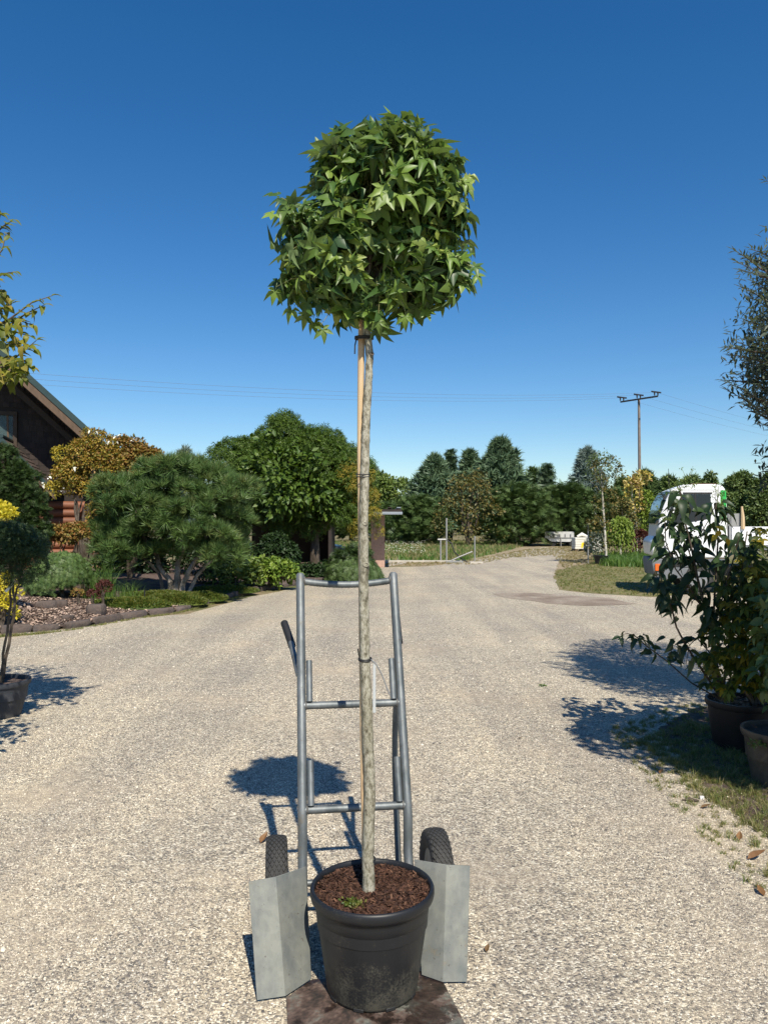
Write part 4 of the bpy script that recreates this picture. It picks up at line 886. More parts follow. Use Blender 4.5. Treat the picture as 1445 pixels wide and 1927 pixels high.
yel = flat('yellow_mark', (.85, .62, .02), .6); mb = MB(); mb.tube([(P(1097, 1024, py_).x, py_ + .045, P(1097, 1024, py_).z), (P(1097, 1024, py_).x, py_ + .035, P(1097, 1024, py_).z)], .105, 16)
mb.box((P(1095, 1028, py_).x, py_ + .042, P(1095, 1028, py_).z - .02), (.10, .01, .14)); obj('yellow_mark', mb, yel, pal)
qb = P(1124, 1016, 44); tag(obj('wrapped_bale', rock_mb((qb.x, 44.6, .42), (.8, .8, .84), .3, 8), film, None), 'white film wrapped heap right behind the yellow marked pallet', 'bale')

def pot_thing(c, r, h, label, m=None, cat='pot', taper=.78, name='plant_pot', seg=40, soil=True, group=None):
    th = thing(name, label, cat, c, group); mb = MB()
    mb.lathe([(0, .006), (r * taper, .006), (r * (taper + (1 - taper) * .55), h * .55), (r * .95, h * .86), (r * 1.0, h * .87), (r * 1.03, h * .93), (r * 1.02, h), (r * .95, h), (r * .93, h * .9), (r * .9, h * .5)], c, seg); obj('body', mb, m or M['pot'], th, angle=40)
    if soil:
        mb = MB(); mb.lathe([(0, h * .91), (r * .5, h * .915), (r * .945, h * .89)], c, 24); obj('soil', mb, M['mulch'], th)
    return th
g = G(1131, 1062); c = (g.x, g.y, 0); pot_thing(c, .30, .36, 'black pot holding the thin white birch near the lawn stake')
gy = g.y
th = thing('potted_birch', 'thin white stemmed birch with sparse brownish leaves in black pot', 'tree', (g.x, gy, .3))
mb = MB(); st = [P(x, y, gy) for x, y in ((1140, 1050), (1138, 1010), (1135, 960), (1132, 915), (1130, 880))]; st[0].z = .3; mb.tube(st, [.05, .045, .035, .025, .01], 7)
for s in range(10):
    t = random.random(); k = int(t * 3.99); b_ = st[k].lerp(st[k + 1], t * 4 - k); e = b_ + Vector((random.uniform(-.6, .6), random.uniform(-.4, .4), random.uniform(.2, .7))); mb.tube([b_, e], [.012, .004], 4)
obj('trunk', mb, M['bark_white'], th)
foliage('foliage', [blob(1128, 1010, 22, 36, gy), blob(1140, 950, 18, 40, gy), blob(1142, 890, 24, 26, gy)], 150, 9, .22, SIMPLE, .11, M['orange'], th)
foliage('foliage', [blob(1132, 890, 26, 34, gy)], 60, 8, .22, SIMPLE, .10, M['hedge'], th)
g = G(1168, 1056); gy = g.y; th = thing('weeping_shrub', 'lime green weeping shrub hanging over tall weeds', 'shrub', (g.x, gy, 0)); stp = [(g.x, gy, 0), P(1166, 1010, gy), P(1168, 978, gy)]
mb = MB(); mb.tube(stp, [.05, .04, .03], 7); obj('trunk', mb, M['bark_white'], th)
V_, T_l, C_ = [], [], []
n = 170; az = rng.random(n) * 6.283; rad = rng.uniform(.25, 1, n) * 30 * gy / F_PX; top = np.array(P(1168, 980, gy)[:])
k = 12; s = np.linspace(0, 1, k); drop = rng.uniform(.5, 1.35, n)
pos = top + np.stack([np.cos(az)[:, None] * rad[:, None] * np.sin(s * 1.5)[None], np.sin(az)[:, None] * rad[:, None] * np.sin(s * 1.5)[None] * .8, .12 * np.sin(s * 3)[None] - drop[:, None] * s[None] ** 2], -1) + rng.normal(size=(n, k, 3)) * .04
tip = np.concatenate([pos[:, 1:] - pos[:, :-1], pos[:, -1:] - pos[:, -2:-1]], 1) + rng.normal(size=pos.shape) * .05
V, T, C = scatter(LANCE, pos.reshape(-1, 3), unit(tip.reshape(-1, 3)), unit(rng.normal(size=(n * k, 3)) + np.array((0, -1, .6))), .2); trimesh('foliage', V, T, M['limewp'], th, 'stuff', C)
def potted(px, base, Ystem, blobs_, m, label, name, size=.14, nc=70, npc=18, rc=.2, stem=None, cat='tree', tm=SIMPLE, sm='bark_dark', r=.03):
    g = G(px, base); gy = g.y; th = thing(name, label, cat, (g.x, gy, 0)); bl = [blob(*b, Y=gy) for b in blobs_]
    mb = MB(); limbs(mb, (g.x, gy, 0), [Vector(b[0]) + Vector((random.uniform(-.1, .1), 0, b[1][2] * .5)) for b in bl], r, .3, .03, 6); obj('trunk', mb, M[sm], th)
    foliage('foliage', bl, nc, npc, rc, tm, size, m, th); return th
potted(1196, 1050, 0, [(1190, 925, 14, 24), (1206, 903, 16, 12), (1196, 955, 10, 14)], M['creamleaf'], 'slender tree with cream yellow leaves beside the truck nose', 'potted_tree', .16, 60, 14, .18, sm='bark_white', r=.05)
potted(1216, 1050, 0, [(1216, 960, 15, 32), (1212, 985, 12, 26)], M['limewp'], 'tall bright green shrub close to the truck windscreen', 'potted_shrub', .16, 70, 14, .2, cat='shrub')
potted(1204, 1054, 0, [(1205, 1025, 15, 24)], M['redleaf'], 'dark red brown shrub low between the weeds and the truck', 'potted_shrub', .1, 60, 20, .16, cat='shrub')
potted(1176, 1052, 0, [(1172, 965, 16, 20), (1182, 1000, 18, 32)], M['orange'], 'brownish shrub behind the lime green weeping shrub', 'potted_shrub', .13, 70, 16, .2, cat='shrub')
potted(1105, 1055, 0, [(1120, 1028, 13, 20)], M['willow'], 'grey leaved shrub left of the birch pot', 'potted_shrub', .12, 50, 18, .2, cat='shrub')
g = G(1162, 1054); mb = MB(); mb.box((g.x + .1, g.y - .25, .95), (.06, .01, .2)); tag(obj('plant_tag', mb, M['white_tag']), 'small white plant tag hanging in the lime weeping shrub', 'tag')

# ================================================================ WHITE TRUCK
A0 = G(1243, 1119); A0.z = 0; AL = R(12); vf = Vector((-math.cos(AL), math.sin(AL), 0)); vs = Vector((math.sin(AL), math.cos(AL), 0))   # forward, away from the camera
van = thing('white_truck', 'white single cab dropside truck with green stripe behind the right hand plants', 'truck', A0)
def Vp(px, py, off=0.0): return onplane(px, py, A0 + vs * off, vs)
def ab(p): d = p - A0; return d.dot(-vf), d.z      # back distance, height
def vp3(bk, side, z): return A0 - vf * bk + vs * side + Vector((0, 0, z))
def pxs(*q): return [ab(Vp(*p)) for p in q]
M['white_paint'] = mat('white_paint', [(.78, .79, .80), (.82, .83, .84)], 2, .28, bmp=0)
M['grey_plastic'] = mat('grey_bumper', [(.13, .14, .15), (.17, .18, .19)], 5, .6)
M['green_band'] = mat('green_stripe', [(.03, .40, .07)], 2, .4, bmp=0)
VW = 1.78
def vprism(name, pts, s0, s1, m, parent=van, bevel=0):
    mb = MB(); mb.prism([vp3(b, s0, z) for b, z in pts], vs * (s1 - s0)); return obj(name, mb, m, parent, bevel=bevel)
cab = pxs((1241, 1050), (1237, 1018), (1240, 975), (1250, 945), (1263, 921), (1285, 912), (1340, 911), (1356, 912), (1364, 920), (1367, 940), (1369, 1020), (1369, 1050))
body = vprism('cab_body', cab, 0, VW, M['white_paint'], bevel=.035)
zf = lambda y: ab(Vp(1240, y))[1]
fx = cab[0][0]
# nose, bumper, lamp
nose = pxs((1228, 1046), (1226, 1020), (1232, 1012), (1242, 1008), (1242, 1050))
vprism('nose', nose, .05, VW - .05, M['white_paint'], bevel=.03)
vprism('bumper', pxs((1226, 1058), (1228, 1051.5), (1280, 1051.5), (1283, 1068), (1296, 1068), (1286, 1088), (1244, 1092), (1230, 1086)), .012, VW - .012, M['grey_plastic'], bevel=.02)
mb = MB(); q0 = pxs((1232, 1061), (1241, 1061), (1241, 1074), (1232, 1074)); mb.prism([vp3(b, .008, z) for b, z in q0], -vs * .03); obj('turn_signal', mb, flat('orange_lens', (.75, .14, .02), .25), van, bevel=.006)
vprism('step_well', pxs((1249, 1053), (1278, 1053), (1283, 1066), (1254, 1066)), -.004, .02, flat('black_recess', (.015, .015, .016), .7))
# windscreen on the front, wraps the front edge
ws_ = pxs((1242.5, 982), (1239, 974), (1249, 945), (1262, 922.5), (1264, 923.5), (1251.5, 947), (1243.5, 976))
W0 = [vp3(b, s, z) for (b, z), s in zip(pxs((1236.5, 985), (1247, 945), (1259.5, 923), (1259.5, 923), (1247, 945), (1236.5, 985)), (.10, .12, .16, VW - .16, VW - .12, VW - .10))]
mb = MB(); o_ = vf * .03; mb.add([p + o_ for p in W0], [(0, 1, 4, 5), (1, 2, 3, 4)]); obj('windscreen', mb, M['carglass'], van)
# side glass, opaque: the dark of the interior is put into its colour
wglass = pxs((1286, 930), (1336, 930), (1338, 968), (1336, 976), (1268, 988), (1262, 984), (1268, 962), (1278, 938))
vprism('window', wglass, -.006, .004, M['carglass'])
qg = pxs((1264, 945), (1273, 932), (1266, 960), (1259, 984), (1253, 986), (1257, 965)); vprism('quarter_window', [qg[0], qg[1], qg[2], qg[3], qg[4], qg[5]], -.006, .004, M['carglass'])
vprism('window_frame', pxs((1284, 926.5), (1339, 926.5), (1339, 929.6), (1284.5, 929.6)), -.009, .003, M['blackrub'])
vprism('window_pillar', pxs((1306, 930), (1309, 930), (1310, 982), (1307, 982)), -.010, -.0065, M['blackrub'])
def seam(x0, y0, x1, y1, w=.008):
    (a, za), (b, zb) = pxs((x0, y0), (x1, y1)); mb = MB(); p, q = vp3(a, -.0015, za), vp3(b, -.0015, zb); mb.tube([p, q], w / 2, 5); obj('door_seam', mb, M['blackrub'], van)
seam(1243, 1048, 1243, 990); seam(1243, 990, 1262, 932); seam(1345, 925, 1346, 1040); seam(1262, 932, 1280, 922); seam(1280, 922, 1345, 922)
mb = MB(); (a, za), = pxs((1330, 998),); mb.box(vp3(a, -.02, za), (.16, .03, .035), Matrix.Rotation(-AL, 3, 'Z')); obj('door_handle', mb, M['blackrub'], van, bevel=.006)
# green corner panel with dark marks
vprism('green_panel', pxs((1355, 922.5), (1365.2, 922.5), (1366.5, 976), (1355, 976)), -.007, .003, M['green_band'])
mk = MB()
for i, (y, h, w) in enumerate(((926, 4, 5), (931.5, 3, 6), (944, 5, 4), (953, 4, 6), (958, 3, 5), (966, 6, 3), (971, 3, 5))):
    q = pxs((1357.5, y), (1357.5 + w, y + (.8 if i % 2 else -.4)), (1357.5 + w, y + h * .45), (1358, y + h * .4)); mk.prism([vp3(b, -.0075, z) for b, z in q], -vs * .003)
    q = pxs((1358 + w * .5, y), (1358 + w * .5 + 1, y), (1359 + w * .5, y + h), (1358 + w * .5, y + h)); mk.prism([vp3(b, -.011, z) for b, z in q], -vs * .002)
obj('panel_print', mk, flat('dark_green_print', (.01, .10, .02), .5), van)
# lettering: K and small lines under it
lk = MB(); blk = flat('black_lettering', (.02, .02, .025), .4)
for q in (((1248, 1023), (1249.8, 1023), (1249.8, 1034.5), (1248, 1034.5)), ((1249.8, 1028.6), (1255, 1023), (1257.4, 1023), (1251.2, 1029.6)), ((1251.4, 1028.4), (1258, 1034.5), (1255.6, 1034.5), (1250.6, 1029.9))):
    lk.prism([vp3(b, -.003, z) for b, z in pxs(*q)], -vs * .004)
obj('lettering', lk, blk, van)
l2 = MB(); l2.prism([vp3(b, -.003, z) for b, z in pxs((1248, 1037), (1262, 1037), (1262, 1037.5), (1248, 1037.5))], -vs * .003)
for i in range(9):
    x = 1248.2 + i * 1.5; l2.prism([vp3(b, -.003, z) for b, z in pxs((x, 1040), (x + .9, 1040), (x + .9, 1041.6), (x, 1041.6))], -vs * .003)
obj('small_print', l2, M['grey_plastic'], van)
mb = MB(); (a, za), (b, zb) = pxs((1262, 916), (1261, 880)); mb.tube([vp3(a, .3, za - .05), vp3(b, .3, zb)], .006, 5); obj('antenna', mb, M['darkmetal'], van)
mb = MB(); (a, za), (b, zb) = pxs((1290, 912), (1352, 911)); mb.prism([vp3(a, .25, za - .01), vp3(b, .25, zb - .01), vp3(b, .25, zb + .03), vp3(a + .2, .25, zb + .04)], vs * (VW - .5)); obj('roof_cap', mb, M['barge'], van, bevel=.01)
# chassis, wheels, platform
a0, a1 = pxs((1296, 1070), (1296, 1070)); (bb, _), = pxs((1300, 1100),)
wheel_b = bb
for wb0 in (wheel_b + .15, wheel_b + 3.1):
    for s in (.02, VW - .24):
        mb = MB(); mb.tube([vp3(wb0, s, .34), vp3(wb0, s + .22, .34)], .34, 24); w_ = obj('wheel', mb, M['tyre'], van, bevel=.03)
        mb = MB(); mb.tube([vp3(wb0, s - .008, .34), vp3(wb0, s + .1, .34)], .19, 16); obj('rim', mb, M['chrome'], w_)
vprism('chassis', [(.9, .42), (5.0, .42), (5.0, .66), (.9, .66)], .45, 1.3, M['blackrub'])
(pb0, pz0_), (pb1, pz1_) = pxs((1376, 1026), (1376, 991)); PB0, PB1 = pb0, pb0 + 3.1
vprism('platform_floor', [(PB0, pz0_ - .1), (PB1, pz0_ - .1), (PB1, pz0_), (PB0, pz0_)], -.02, VW + .04, M['grey_plastic'])
for s in (-.03, VW + .03):
    for j in range(3):
        h = (pz1_ - pz0_) / 3; vprism('side_board', [(PB0, pz0_ + j * h + .004), (PB1, pz0_ + j * h + .004), (PB1, pz0_ + (j + 1) * h - .006), (PB0, pz0_ + (j + 1) * h - .006)], s, s + .03, M['white_paint'], bevel=.004)
hb = pxs((1369, 1030), (1391, 966)); vprism('headboard', [(PB0 - .05, pz0_), (PB0 - .0, pz0_), (PB0 - .0, hb[1][1]), (PB0 - .05, hb[1][1])], 0, VW, mat('galvanised_grille', [(.28, .29, .30), (.36, .37, .38)], 6, .5, .3))
vprism('headboard_stay', pxs((1370, 967), (1392, 966), (1392, 990), (1370, 990)), .0, .03, M['stake_m'])
mb = MB(); (a, za), (b, zb) = pxs((1396, 995), (1394, 953)); mb.tube([vp3(a, -.05, za), vp3(a, -.05, (za + zb) / 2), vp3(b, -.05, zb)], [.045, .04, .02], 7); tag(obj('wooden_stake', mb, M['bamboo']), 'pale wooden stake standing up at the front of the truck bed', 'stake')
# wheel arch shade, put in as a grey panel below the cab
vprism('wheel_arch_shade', pxs((1286, 1068), (1296, 1066), (1330, 1060), (1369, 1060), (1369, 1052), (1290, 1052)), .0, .3, M['grey_plastic'])

# ================================================================ GARDEN PLANTS ON THE BED (left)
def onbed(px, Y):
    p = P(px, 1000, Y); return Vector((p.x, Y, bz(p.x, Y)))
# round maple
my = 23.0; b0 = P(594, 1080, my); b0.z = 0
th = thing('round_maple', 'large dome shaped green maple with dark trunk in front of the carport', 'tree', b0)
mbl = [(530, 835, 42, 50), (450, 880, 52, 50), (500, 890, 70, 62), (580, 880, 75, 60), (640, 905, 62, 62), (470, 940, 60, 48), (560, 950, 90, 50), (650, 960, 55, 58), (600, 845, 50, 35), (540, 815, 26, 26), (510, 985, 56, 24), (600, 988, 60, 26), (555, 998, 44, 16), (640, 985, 40, 24)]
foliage('foliage', [blob(*b, Y=my) for b in mbl], 980, 54, .23, MINI, .135, M['acer_dome'], th, droop=.5, low=-.35)
foliage('inner_foliage', [blob(545, 920, 130, 95, my)], 320, 40, .5, SIMPLE, .2, M['acer_dome'], th, shell=(.3, .9))
foliage('golden_foliage', [blob(690, 975, 26, 52, my - .3), blob(660, 900, 30, 25, my - .5)], 46, 40, .22, MINI, .13, M['acer_tip'], th, droop=.5)
mb = MB(); mb.tube([b0, b0 + Vector((-.02, 0, 1.0)), P(592, 1000, my)], [.17, .13, .12], 10)
limbs(mb, P(592, 1005, my), [P(*q, my) for q in ((480, 900), (540, 860), (600, 850), (660, 900), (500, 950), (640, 960))], .1, .3, .04); obj('trunk', mb, M['bark_dark'], th)
# weeping conifer under it, dark round shrub, fresh green shrub
q = G(665, 1098); cbz = thing('weeping_conifer', 'dark drooping conifer mound beneath the right side of the round maple', 'shrub', (q.x, q.y + .6, 0))
wy = q.y + .6
def weeping(th, bl, n, L, m, size, dens=1.0):
    V0 = []
    pk = rng.integers(0, len(bl), n); C = np.array([b[0] for b in bl])[pk]; Rr = np.array([b[1] for b in bl])[pk]
    d = unit(rng.normal(size=(n, 3)) + np.array((0, -.25, .25))); d[:, 2] = np.abs(d[:, 2]) * .9 - .1
    st = C + d * Rr * rng.uniform(.75, 1.02, (n, 1)); k = 6; s = np.linspace(0, 1, k)
    hd = d.copy(); hd[:, 2] = 0; hd = unit(hd)
    pos = st[:, None, :] + hd[:, None, :] * (L * .38 * np.sin(s * 1.5))[None, :, None] + np.array((0, 0, -1.0)) * (L * s ** 1.4)[None, :, None] * rng.uniform(.5, 1.2, (n, 1, 1))
    tip = np.concatenate([pos[:, 1:] - pos[:, :-1], pos[:, -1:] - pos[:, -2:-1]], 1) + rng.normal(size=pos.shape) * L * .03
    nr = hd[:, None, :] + np.array((0, 0, .5)) + rng.normal(size=pos.shape) * .4
    V, T, C = scatter(SPRAY, pos.reshape(-1, 3), unit(tip.reshape(-1, 3)), unit(nr.reshape(-1, 3)), size * rng.uniform(.7, 1.2, n * k)); trimesh('foliage', V, T, m, th, 'stuff', C)
weeping(cbz, [blob(665, 1060, 42, 26, wy, .7), blob(690, 1070, 22, 22, wy, .5)], 620, .5, M['conif2'], .14)
foliage('inner_foliage', [blob(662, 1068, 34, 26, wy)], 60, 40, .25, SPRAY, .16, M['yew'], cbz)
mb = MB(); mb.tube([(q.x, wy, 0), (q.x, wy, .9)], [.07, .04], 7); obj('trunk', mb, M['bark_dark'], cbz)
def shrub(px, Y, bl, m, label, name='shrub', tm=OVLO, size=.08, nc=120, npc=26, rc=.14, cat='shrub', trunk=.03, droop=.1, extra_top=True, up=.5, low=-.3, jitter=1.0, group=None):
    b = onbed(px, Y); th = thing(name, label, cat, b, group); bs = [blob(*q, Y=Y) for q in bl]
    foliage('foliage', bs, nc, npc, rc, tm, size, m, th, droop, jitter, up=up, low=low)
    mb = MB(); limbs(mb, b - Vector((0, 0, .05)), [Vector(q[0]) + Vector((random.uniform(-.5, .5) * q[1][0], random.uniform(-.5, .5) * q[1][1], q[1][2] * random.uniform(0, .6))) for q in bs for _ in range(3)], trunk, .3, .05, 6, 5); obj('stem', mb, M['bark_dark'], th); return th
shrub(505, 18.6, [(505, 1082, 42, 24), (470, 1080, 24, 20), (538, 1088, 22, 20)], M['rhodo'], 'fresh green rounded shrub at the bed edge before the dark carport', 'green_shrub', size=.13, nc=150, npc=22, rc=.16)
shrub(520, 21.5, [(520, 1048, 32, 32)], M['rhododark'], 'very dark round shrub just behind the fresh green one', 'dark_shrub', size=.10, nc=130, npc=34, rc=.2)
shrub(440, 19.0, [(440, 1080, 32, 26), (410, 1088, 30, 20)], M['rhododark'], 'dark leafy shrub between the mountain pine and the green shrub', 'dark_shrub', size=.10, nc=110, npc=26, rc=.2)
shrub(575, 22.0, [(575, 1080, 34, 12), (610, 1078, 24, 10)], M['rhododark'], 'low dark foliage added to deepen the shade around the foot of the round maple', 'shade_filler_shrub', size=.10, nc=90, npc=26, rc=.15)  # added dark foliage, blackens the shaded ground before the carport
# bamboo-like leaves
b = onbed(450, 18.2); th = thing('bamboo_clump', 'pale long leaved clump in the shade right of the mountain pine', 'plant', b)
p = b + Vector((0, 0, .1)); n = 420; ps = np.array(b[:]) + np.column_stack([rng.uniform(-.75, .6, n), rng.uniform(-.3, .3, n), rng.uniform(.05, .75, n)])
V, T, C = scatter(LANCE, ps, unit(rng.normal(size=(n, 3)) * (1, .6, .5) + np.array((0, -.2, .4))), unit(rng.normal(size=(n, 3)) + np.array((0, -.3, 1))), .19 * rng.uniform(.6, 1.2, n)); trimesh('foliage', V, T, M['lgreen'], th, 'stuff', C)
# low dark mass closing the bed behind (hedge)
for i, (px, Y, rx, ry, py) in enumerate(((250, 20.5, 55, 45, 1070), (400, 21.0, 60, 50, 1050))):
    shrub(px, Y, [(px, py, rx, ry)], M['rhododark'], ('dark hedge bush behind the pine trunks on their left', 'dark hedge bush behind the pine trunks on their right')[i], 'hedge_bush', size=.11, nc=150, npc=36, rc=.3, tm=SIMPLE)

# mountain pine with several pale trunks
pY = 15.9; b = onbed(326, pY); th = thing('mountain_pine', 'broad bushy mountain pine with several pale trunks in the mulch bed', 'pine tree', b)
def pxb(*q): return P(q[0], q[1], q[2] if len(q) > 2 else pY)
mb = MB(); foot = b - Vector((0, 0, .05))
for path, r in ((((318, 1122), (322, 1095), (300, 1070), (286, 1045), (262, 1010)), .058), (((330, 1122), (334, 1090), (333, 1062), (342, 1030), (330, 980)), .068), (((342, 1122), (346, 1100), (362, 1070), (372, 1040), (400, 1000)), .056), (((310, 1120), (304, 1098), (292, 1080), (284, 1060), (240, 1040)), .038), (((350, 1118), (368, 1085), (392, 1060), (420, 1035), (440, 1010)), .038)):
    pts = [pxb(*q) for q in path]; pts[0].z = b.z - .04
    for k in range(1, len(pts)): pts[k].y += random.uniform(-.2, .3) * k * .5
    fine = []
    for a, c in zip(pts, pts[1:]):
        for s in range(4): fine.append(a.lerp(c, s / 4) + Vector((random.uniform(-1, 1), random.uniform(-1, 1), 0)) * .012)
    fine.append(pts[-1]); nn = len(fine); mb.tube(fine, [r * (1.15 - .6 * i / nn) * random.uniform(.92, 1.08) for i in range(nn)], 9)
obj('trunk', mb, M['bark_pine'], th)
pads = [(300, 905, 38, 36), (345, 893, 45, 30), (285, 900, 22, 32), (395, 905, 40, 30), (440, 925, 38, 26), (240, 925, 42, 28), (215, 955, 34, 28), (330, 935, 75, 30), (425, 950, 50, 26), (270, 960, 66, 30), (370, 975, 70, 30), (445, 985, 34, 28), (215, 990, 34, 30), (300, 1005, 70, 30), (400, 1015, 62, 28), (220, 1030, 34, 34), (250, 1050, 48, 26), (300, 1045, 40, 20), (420, 1050, 46, 26), (440, 1035, 30, 24), (200, 1010, 24, 30), (380, 1040, 40, 20)]
bl = []
for q in pads:
    for dz in ((-.75, .0, .7) if q[2] > 40 else (-.3, .4)):
        c, r = blob(q[0] + random.uniform(-8, 8), q[1] + random.uniform(-5, 5), q[2] * .8, q[3] * .85, pY); c = c + np.array((0, dz + random.uniform(-.15, .15), 0)); bl.append((c, r))
pos, nrm, e = clumped(bl, 1500, 3, .10, 1, .5, (.75, 1.05), -.25)
tip = unit(e * .8 + np.array((0, -.1, .75)) + rng.normal(size=e.shape) * .28); V, T, C = scatter(TUFT, pos, tip, unit(rng.normal(size=e.shape)), .24 * rng.uniform(.7, 1.15, len(pos))); trimesh('foliage', V, T, M['pine_needle'], th, 'stuff', C)

# orange and yellow dogwoods in front of the house
def bigshrub(px, Y, bl, m, label, name, size, nc, npc, rc, tm=SIMPLE, r=.05, cat='tree', extra=()):
    b = onbed(px, Y); th = thing(name, label, cat, b); bs = [blob(*q, Y=Y) for q in bl]
    foliage('foliage', bs, nc, npc, rc, tm, size, m, th, .5, up=.4)
    for nm, bb, mm, n1 in extra: foliage(nm, [blob(*q, Y=Y) for q in bb], n1, npc, rc * .8, tm, size, mm, th, .5)
    mb = MB(); limbs(mb, b - Vector((0, 0, .05)), [Vector(q[0]) for q in bs] + [Vector(q[0]) + Vector((.2, .1, .3)) for q in bs], r, .2, .05, 6); obj('trunk', mb, M['bark_dark'], th); return th
M['autumn2'] = leafmat('rusty_leaf', [(.26, .12, .045), (.32, .17, .05), (.19, .13, .04), (.26, .20, .045), (.14, .14, .03)], trans=.2)
M['gold'] = leafmat('golden_leaf', [(.42, .30, .04), (.52, .40, .05), (.30, .26, .04), (.22, .22, .04)], trans=.25)
M['wflower'] = leafmat('white_bract', [(.75, .72, .62), (.82, .8, .72)], trans=.1)
t_ = bigshrub(150, 17.6, [(165, 862, 30, 34), (135, 895, 30, 26), (190, 880, 34, 34), (160, 918, 28, 16), (200, 930, 30, 26), (178, 830, 18, 18), (195, 840, 18, 14), (195, 962, 26, 20), (205, 985, 26, 16), (215, 965, 22, 22)], M['dogwood_autumn'], 'tall autumn coloured shrub with orange and brown leaves before the house gable', 'autumn_shrub', .058, 520, 36, .13, extra=(('golden_foliage', [(125, 905, 22, 30), (118, 860, 16, 14), (105, 925, 20, 14), (185, 925, 20, 20)], M['gold'], 80),))
p = np.array([P(x, y, 17.0)[:] for x, y in ((176, 812), (222, 826), (213, 830), (95, 898), (80, 913), (118, 922), (250, 828), (140, 880), (200, 985))]); p = np.repeat(p, 3, 0) + rng.normal(size=(27, 3)) * .03
V, T, C = scatter(OVATE, p, unit(rng.normal(size=p.shape)), np.tile((0, -.5, .8), (27, 1)), .09); trimesh('flowers', V, T, M['wflower'], t_, 'stuff', C)
bigshrub(245, 18.4, [(240, 860, 34, 30), (262, 880, 40, 34), (225, 900, 30, 34), (285, 875, 22, 20)], M['autumn2'], 'rusty brown autumn shrub between the orange shrub and the mountain pine', 'autumn_shrub', .085, 300, 34, .18)
# low orange-brown shrub in front of the logs
bigshrub(120, 15.6, [(112, 1010, 30, 12), (150, 1004, 32, 10), (90, 1008, 20, 12)], M['autumn2'], 'low brownish shrub in front of the red brown logs', 'autumn_shrub', .07, 150, 30, .13, cat='shrub', r=.02)
# weeping hemlock mound
wY = 14.2; b = onbed(118, wY); th = thing('weeping_hemlock', 'mound of drooping green conifer shoots above the bark mulch', 'shrub', b)
weeping(th, [blob(118, 1062, 42, 34, wY, .42), blob(95, 1075, 34, 30, wY, .4)], 1500, .30, M['weep'], .095)
mb = MB(); mb.tube([b, b + Vector((0, 0, .6))], [.05, .03], 7); obj('trunk', mb, M['bark_dark'], th)
# layered dark yew on the far left
yY = 15.2; b = onbed(30, yY); th = thing('layered_yew', 'dark layered yew in front of the porch at the left edge', 'yew', b)
bl = [blob(x, y, rx, ry, yY) for x, y, rx, ry in ((20, 890, 34, 16), (10, 915, 45, 16), (45, 905, 30, 13), (5, 945, 50, 16), (50, 940, 36, 12), (20, 975, 60, 16), (65, 965, 26, 11), (10, 1005, 60, 18), (60, 1000, 30, 14), (5, 865, 24, 18), (40, 1035, 40, 22), (-60, 960, 50, 60))]
foliage('foliage', bl, 720, 20, .10, SPRAY, .115, M['yew'], th, .2, up=.7)
mb = MB(); limbs(mb, b, [Vector(q[0]) for q in bl], .08, .3, .04); obj('trunk', mb, M['bark_dark'], th)
# yellow shrubs at the left edge
shrub(2, 11.6, [(4, 972, 22, 15), (-20, 968, 30, 22)], M['yellow_leaf'], 'bright yellow foliage at the left edge above the dark potted maple', 'yellow_shrub', size=.06, nc=60, npc=22, rc=.08, tm=SIMPLE)
shrub(4, 11.4, [(6, 1120, 26, 22), (18, 1100, 14, 16), (2, 1150, 24, 22), (-30, 1130, 30, 40)], M['yellow_leaf'], 'bright yellow shrub low at the left edge behind the thin maple stems', 'yellow_shrub', size=.055, nc=110, npc=20, rc=.08, tm=SIMPLE)
# ornamental grass, barberries, small plants, moss, rocks
b = onbed(185, 14.4); poly = [(b.x - .28, b.y - .2), (b.x + .3, b.y - .2), (b.x + .25, b.y + .25), (b.x - .2, b.y + .25)]
o = grass('ornamental_grass', poly, 420, .70, .008, M['grass_g'], b.z, lean=.45); o['kind'] = ''; del o['kind']; tag(o, 'tuft of tall thin green ornamental grass beside the mountain pine', 'grass tuft')
b = onbed(215, 14.6); poly = [(b.x - .3, b.y - .2), (b.x + .5, b.y - .2), (b.x + .45, b.y + .25), (b.x - .2, b.y + .25)]
o = grass('ornamental_grass', poly, 220, .36, .007, M['grass_g'], b.z, lean=.6); del o['kind']; tag(o, 'smaller paler grass tuft right of the red barberry', 'grass tuft')
shrub(195, 13.5, [(197, 1108, 12, 13)], M['redleaf'], 'small dark red barberry standing above the square brown stone', 'red_shrub', size=.035, nc=50, npc=20, rc=.05)
shrub(178, 13.4, [(176, 1120, 11, 8)], M['redleaf'], 'low dark red barberry left of the taller one', 'red_shrub', size=.03, nc=34, npc=20, rc=.045)
shrub(150, 13.6, [(148, 1118, 9, 8)], M['autumn2'], 'tiny straggly brown shrub on the mulch', 'small_shrub', size=.03, nc=24, npc=12, rc=.05)
shrub(252, 13.8, [(252, 1139, 7, 6)], M['gold'], 'tiny pale orange dwarf conifer beside the moss', 'dwarf_conifer', size=.025, nc=30, npc=20, rc=.03)
shrub(288, 14.4, [(286, 1142, 13, 8), (300, 1140, 8, 6)], M['hedge'], 'small dark green creeping shrub on the moss mound', 'creeping_shrub', size=.03, nc=50, npc=20, rc=.05)
b = onbed(273, 14.3); mb = MB(); mb.tube([b, P(273, 1109, 14.3)], .012, 6); tag(obj('garden_spike', mb, M['blackrub']), 'thin black garden spike on the moss in front of the pine', 'garden spike')  # plain black stake, carries no lamp; the next one likewise
b = onbed(444, 17.6); mb = MB(); mb.tube([b, b + Vector((0, 0, .26))], .015, 6); tag(obj('garden_spike', mb, M['blackrub']), 'small black garden spike in the shade right of the pine', 'garden spike')
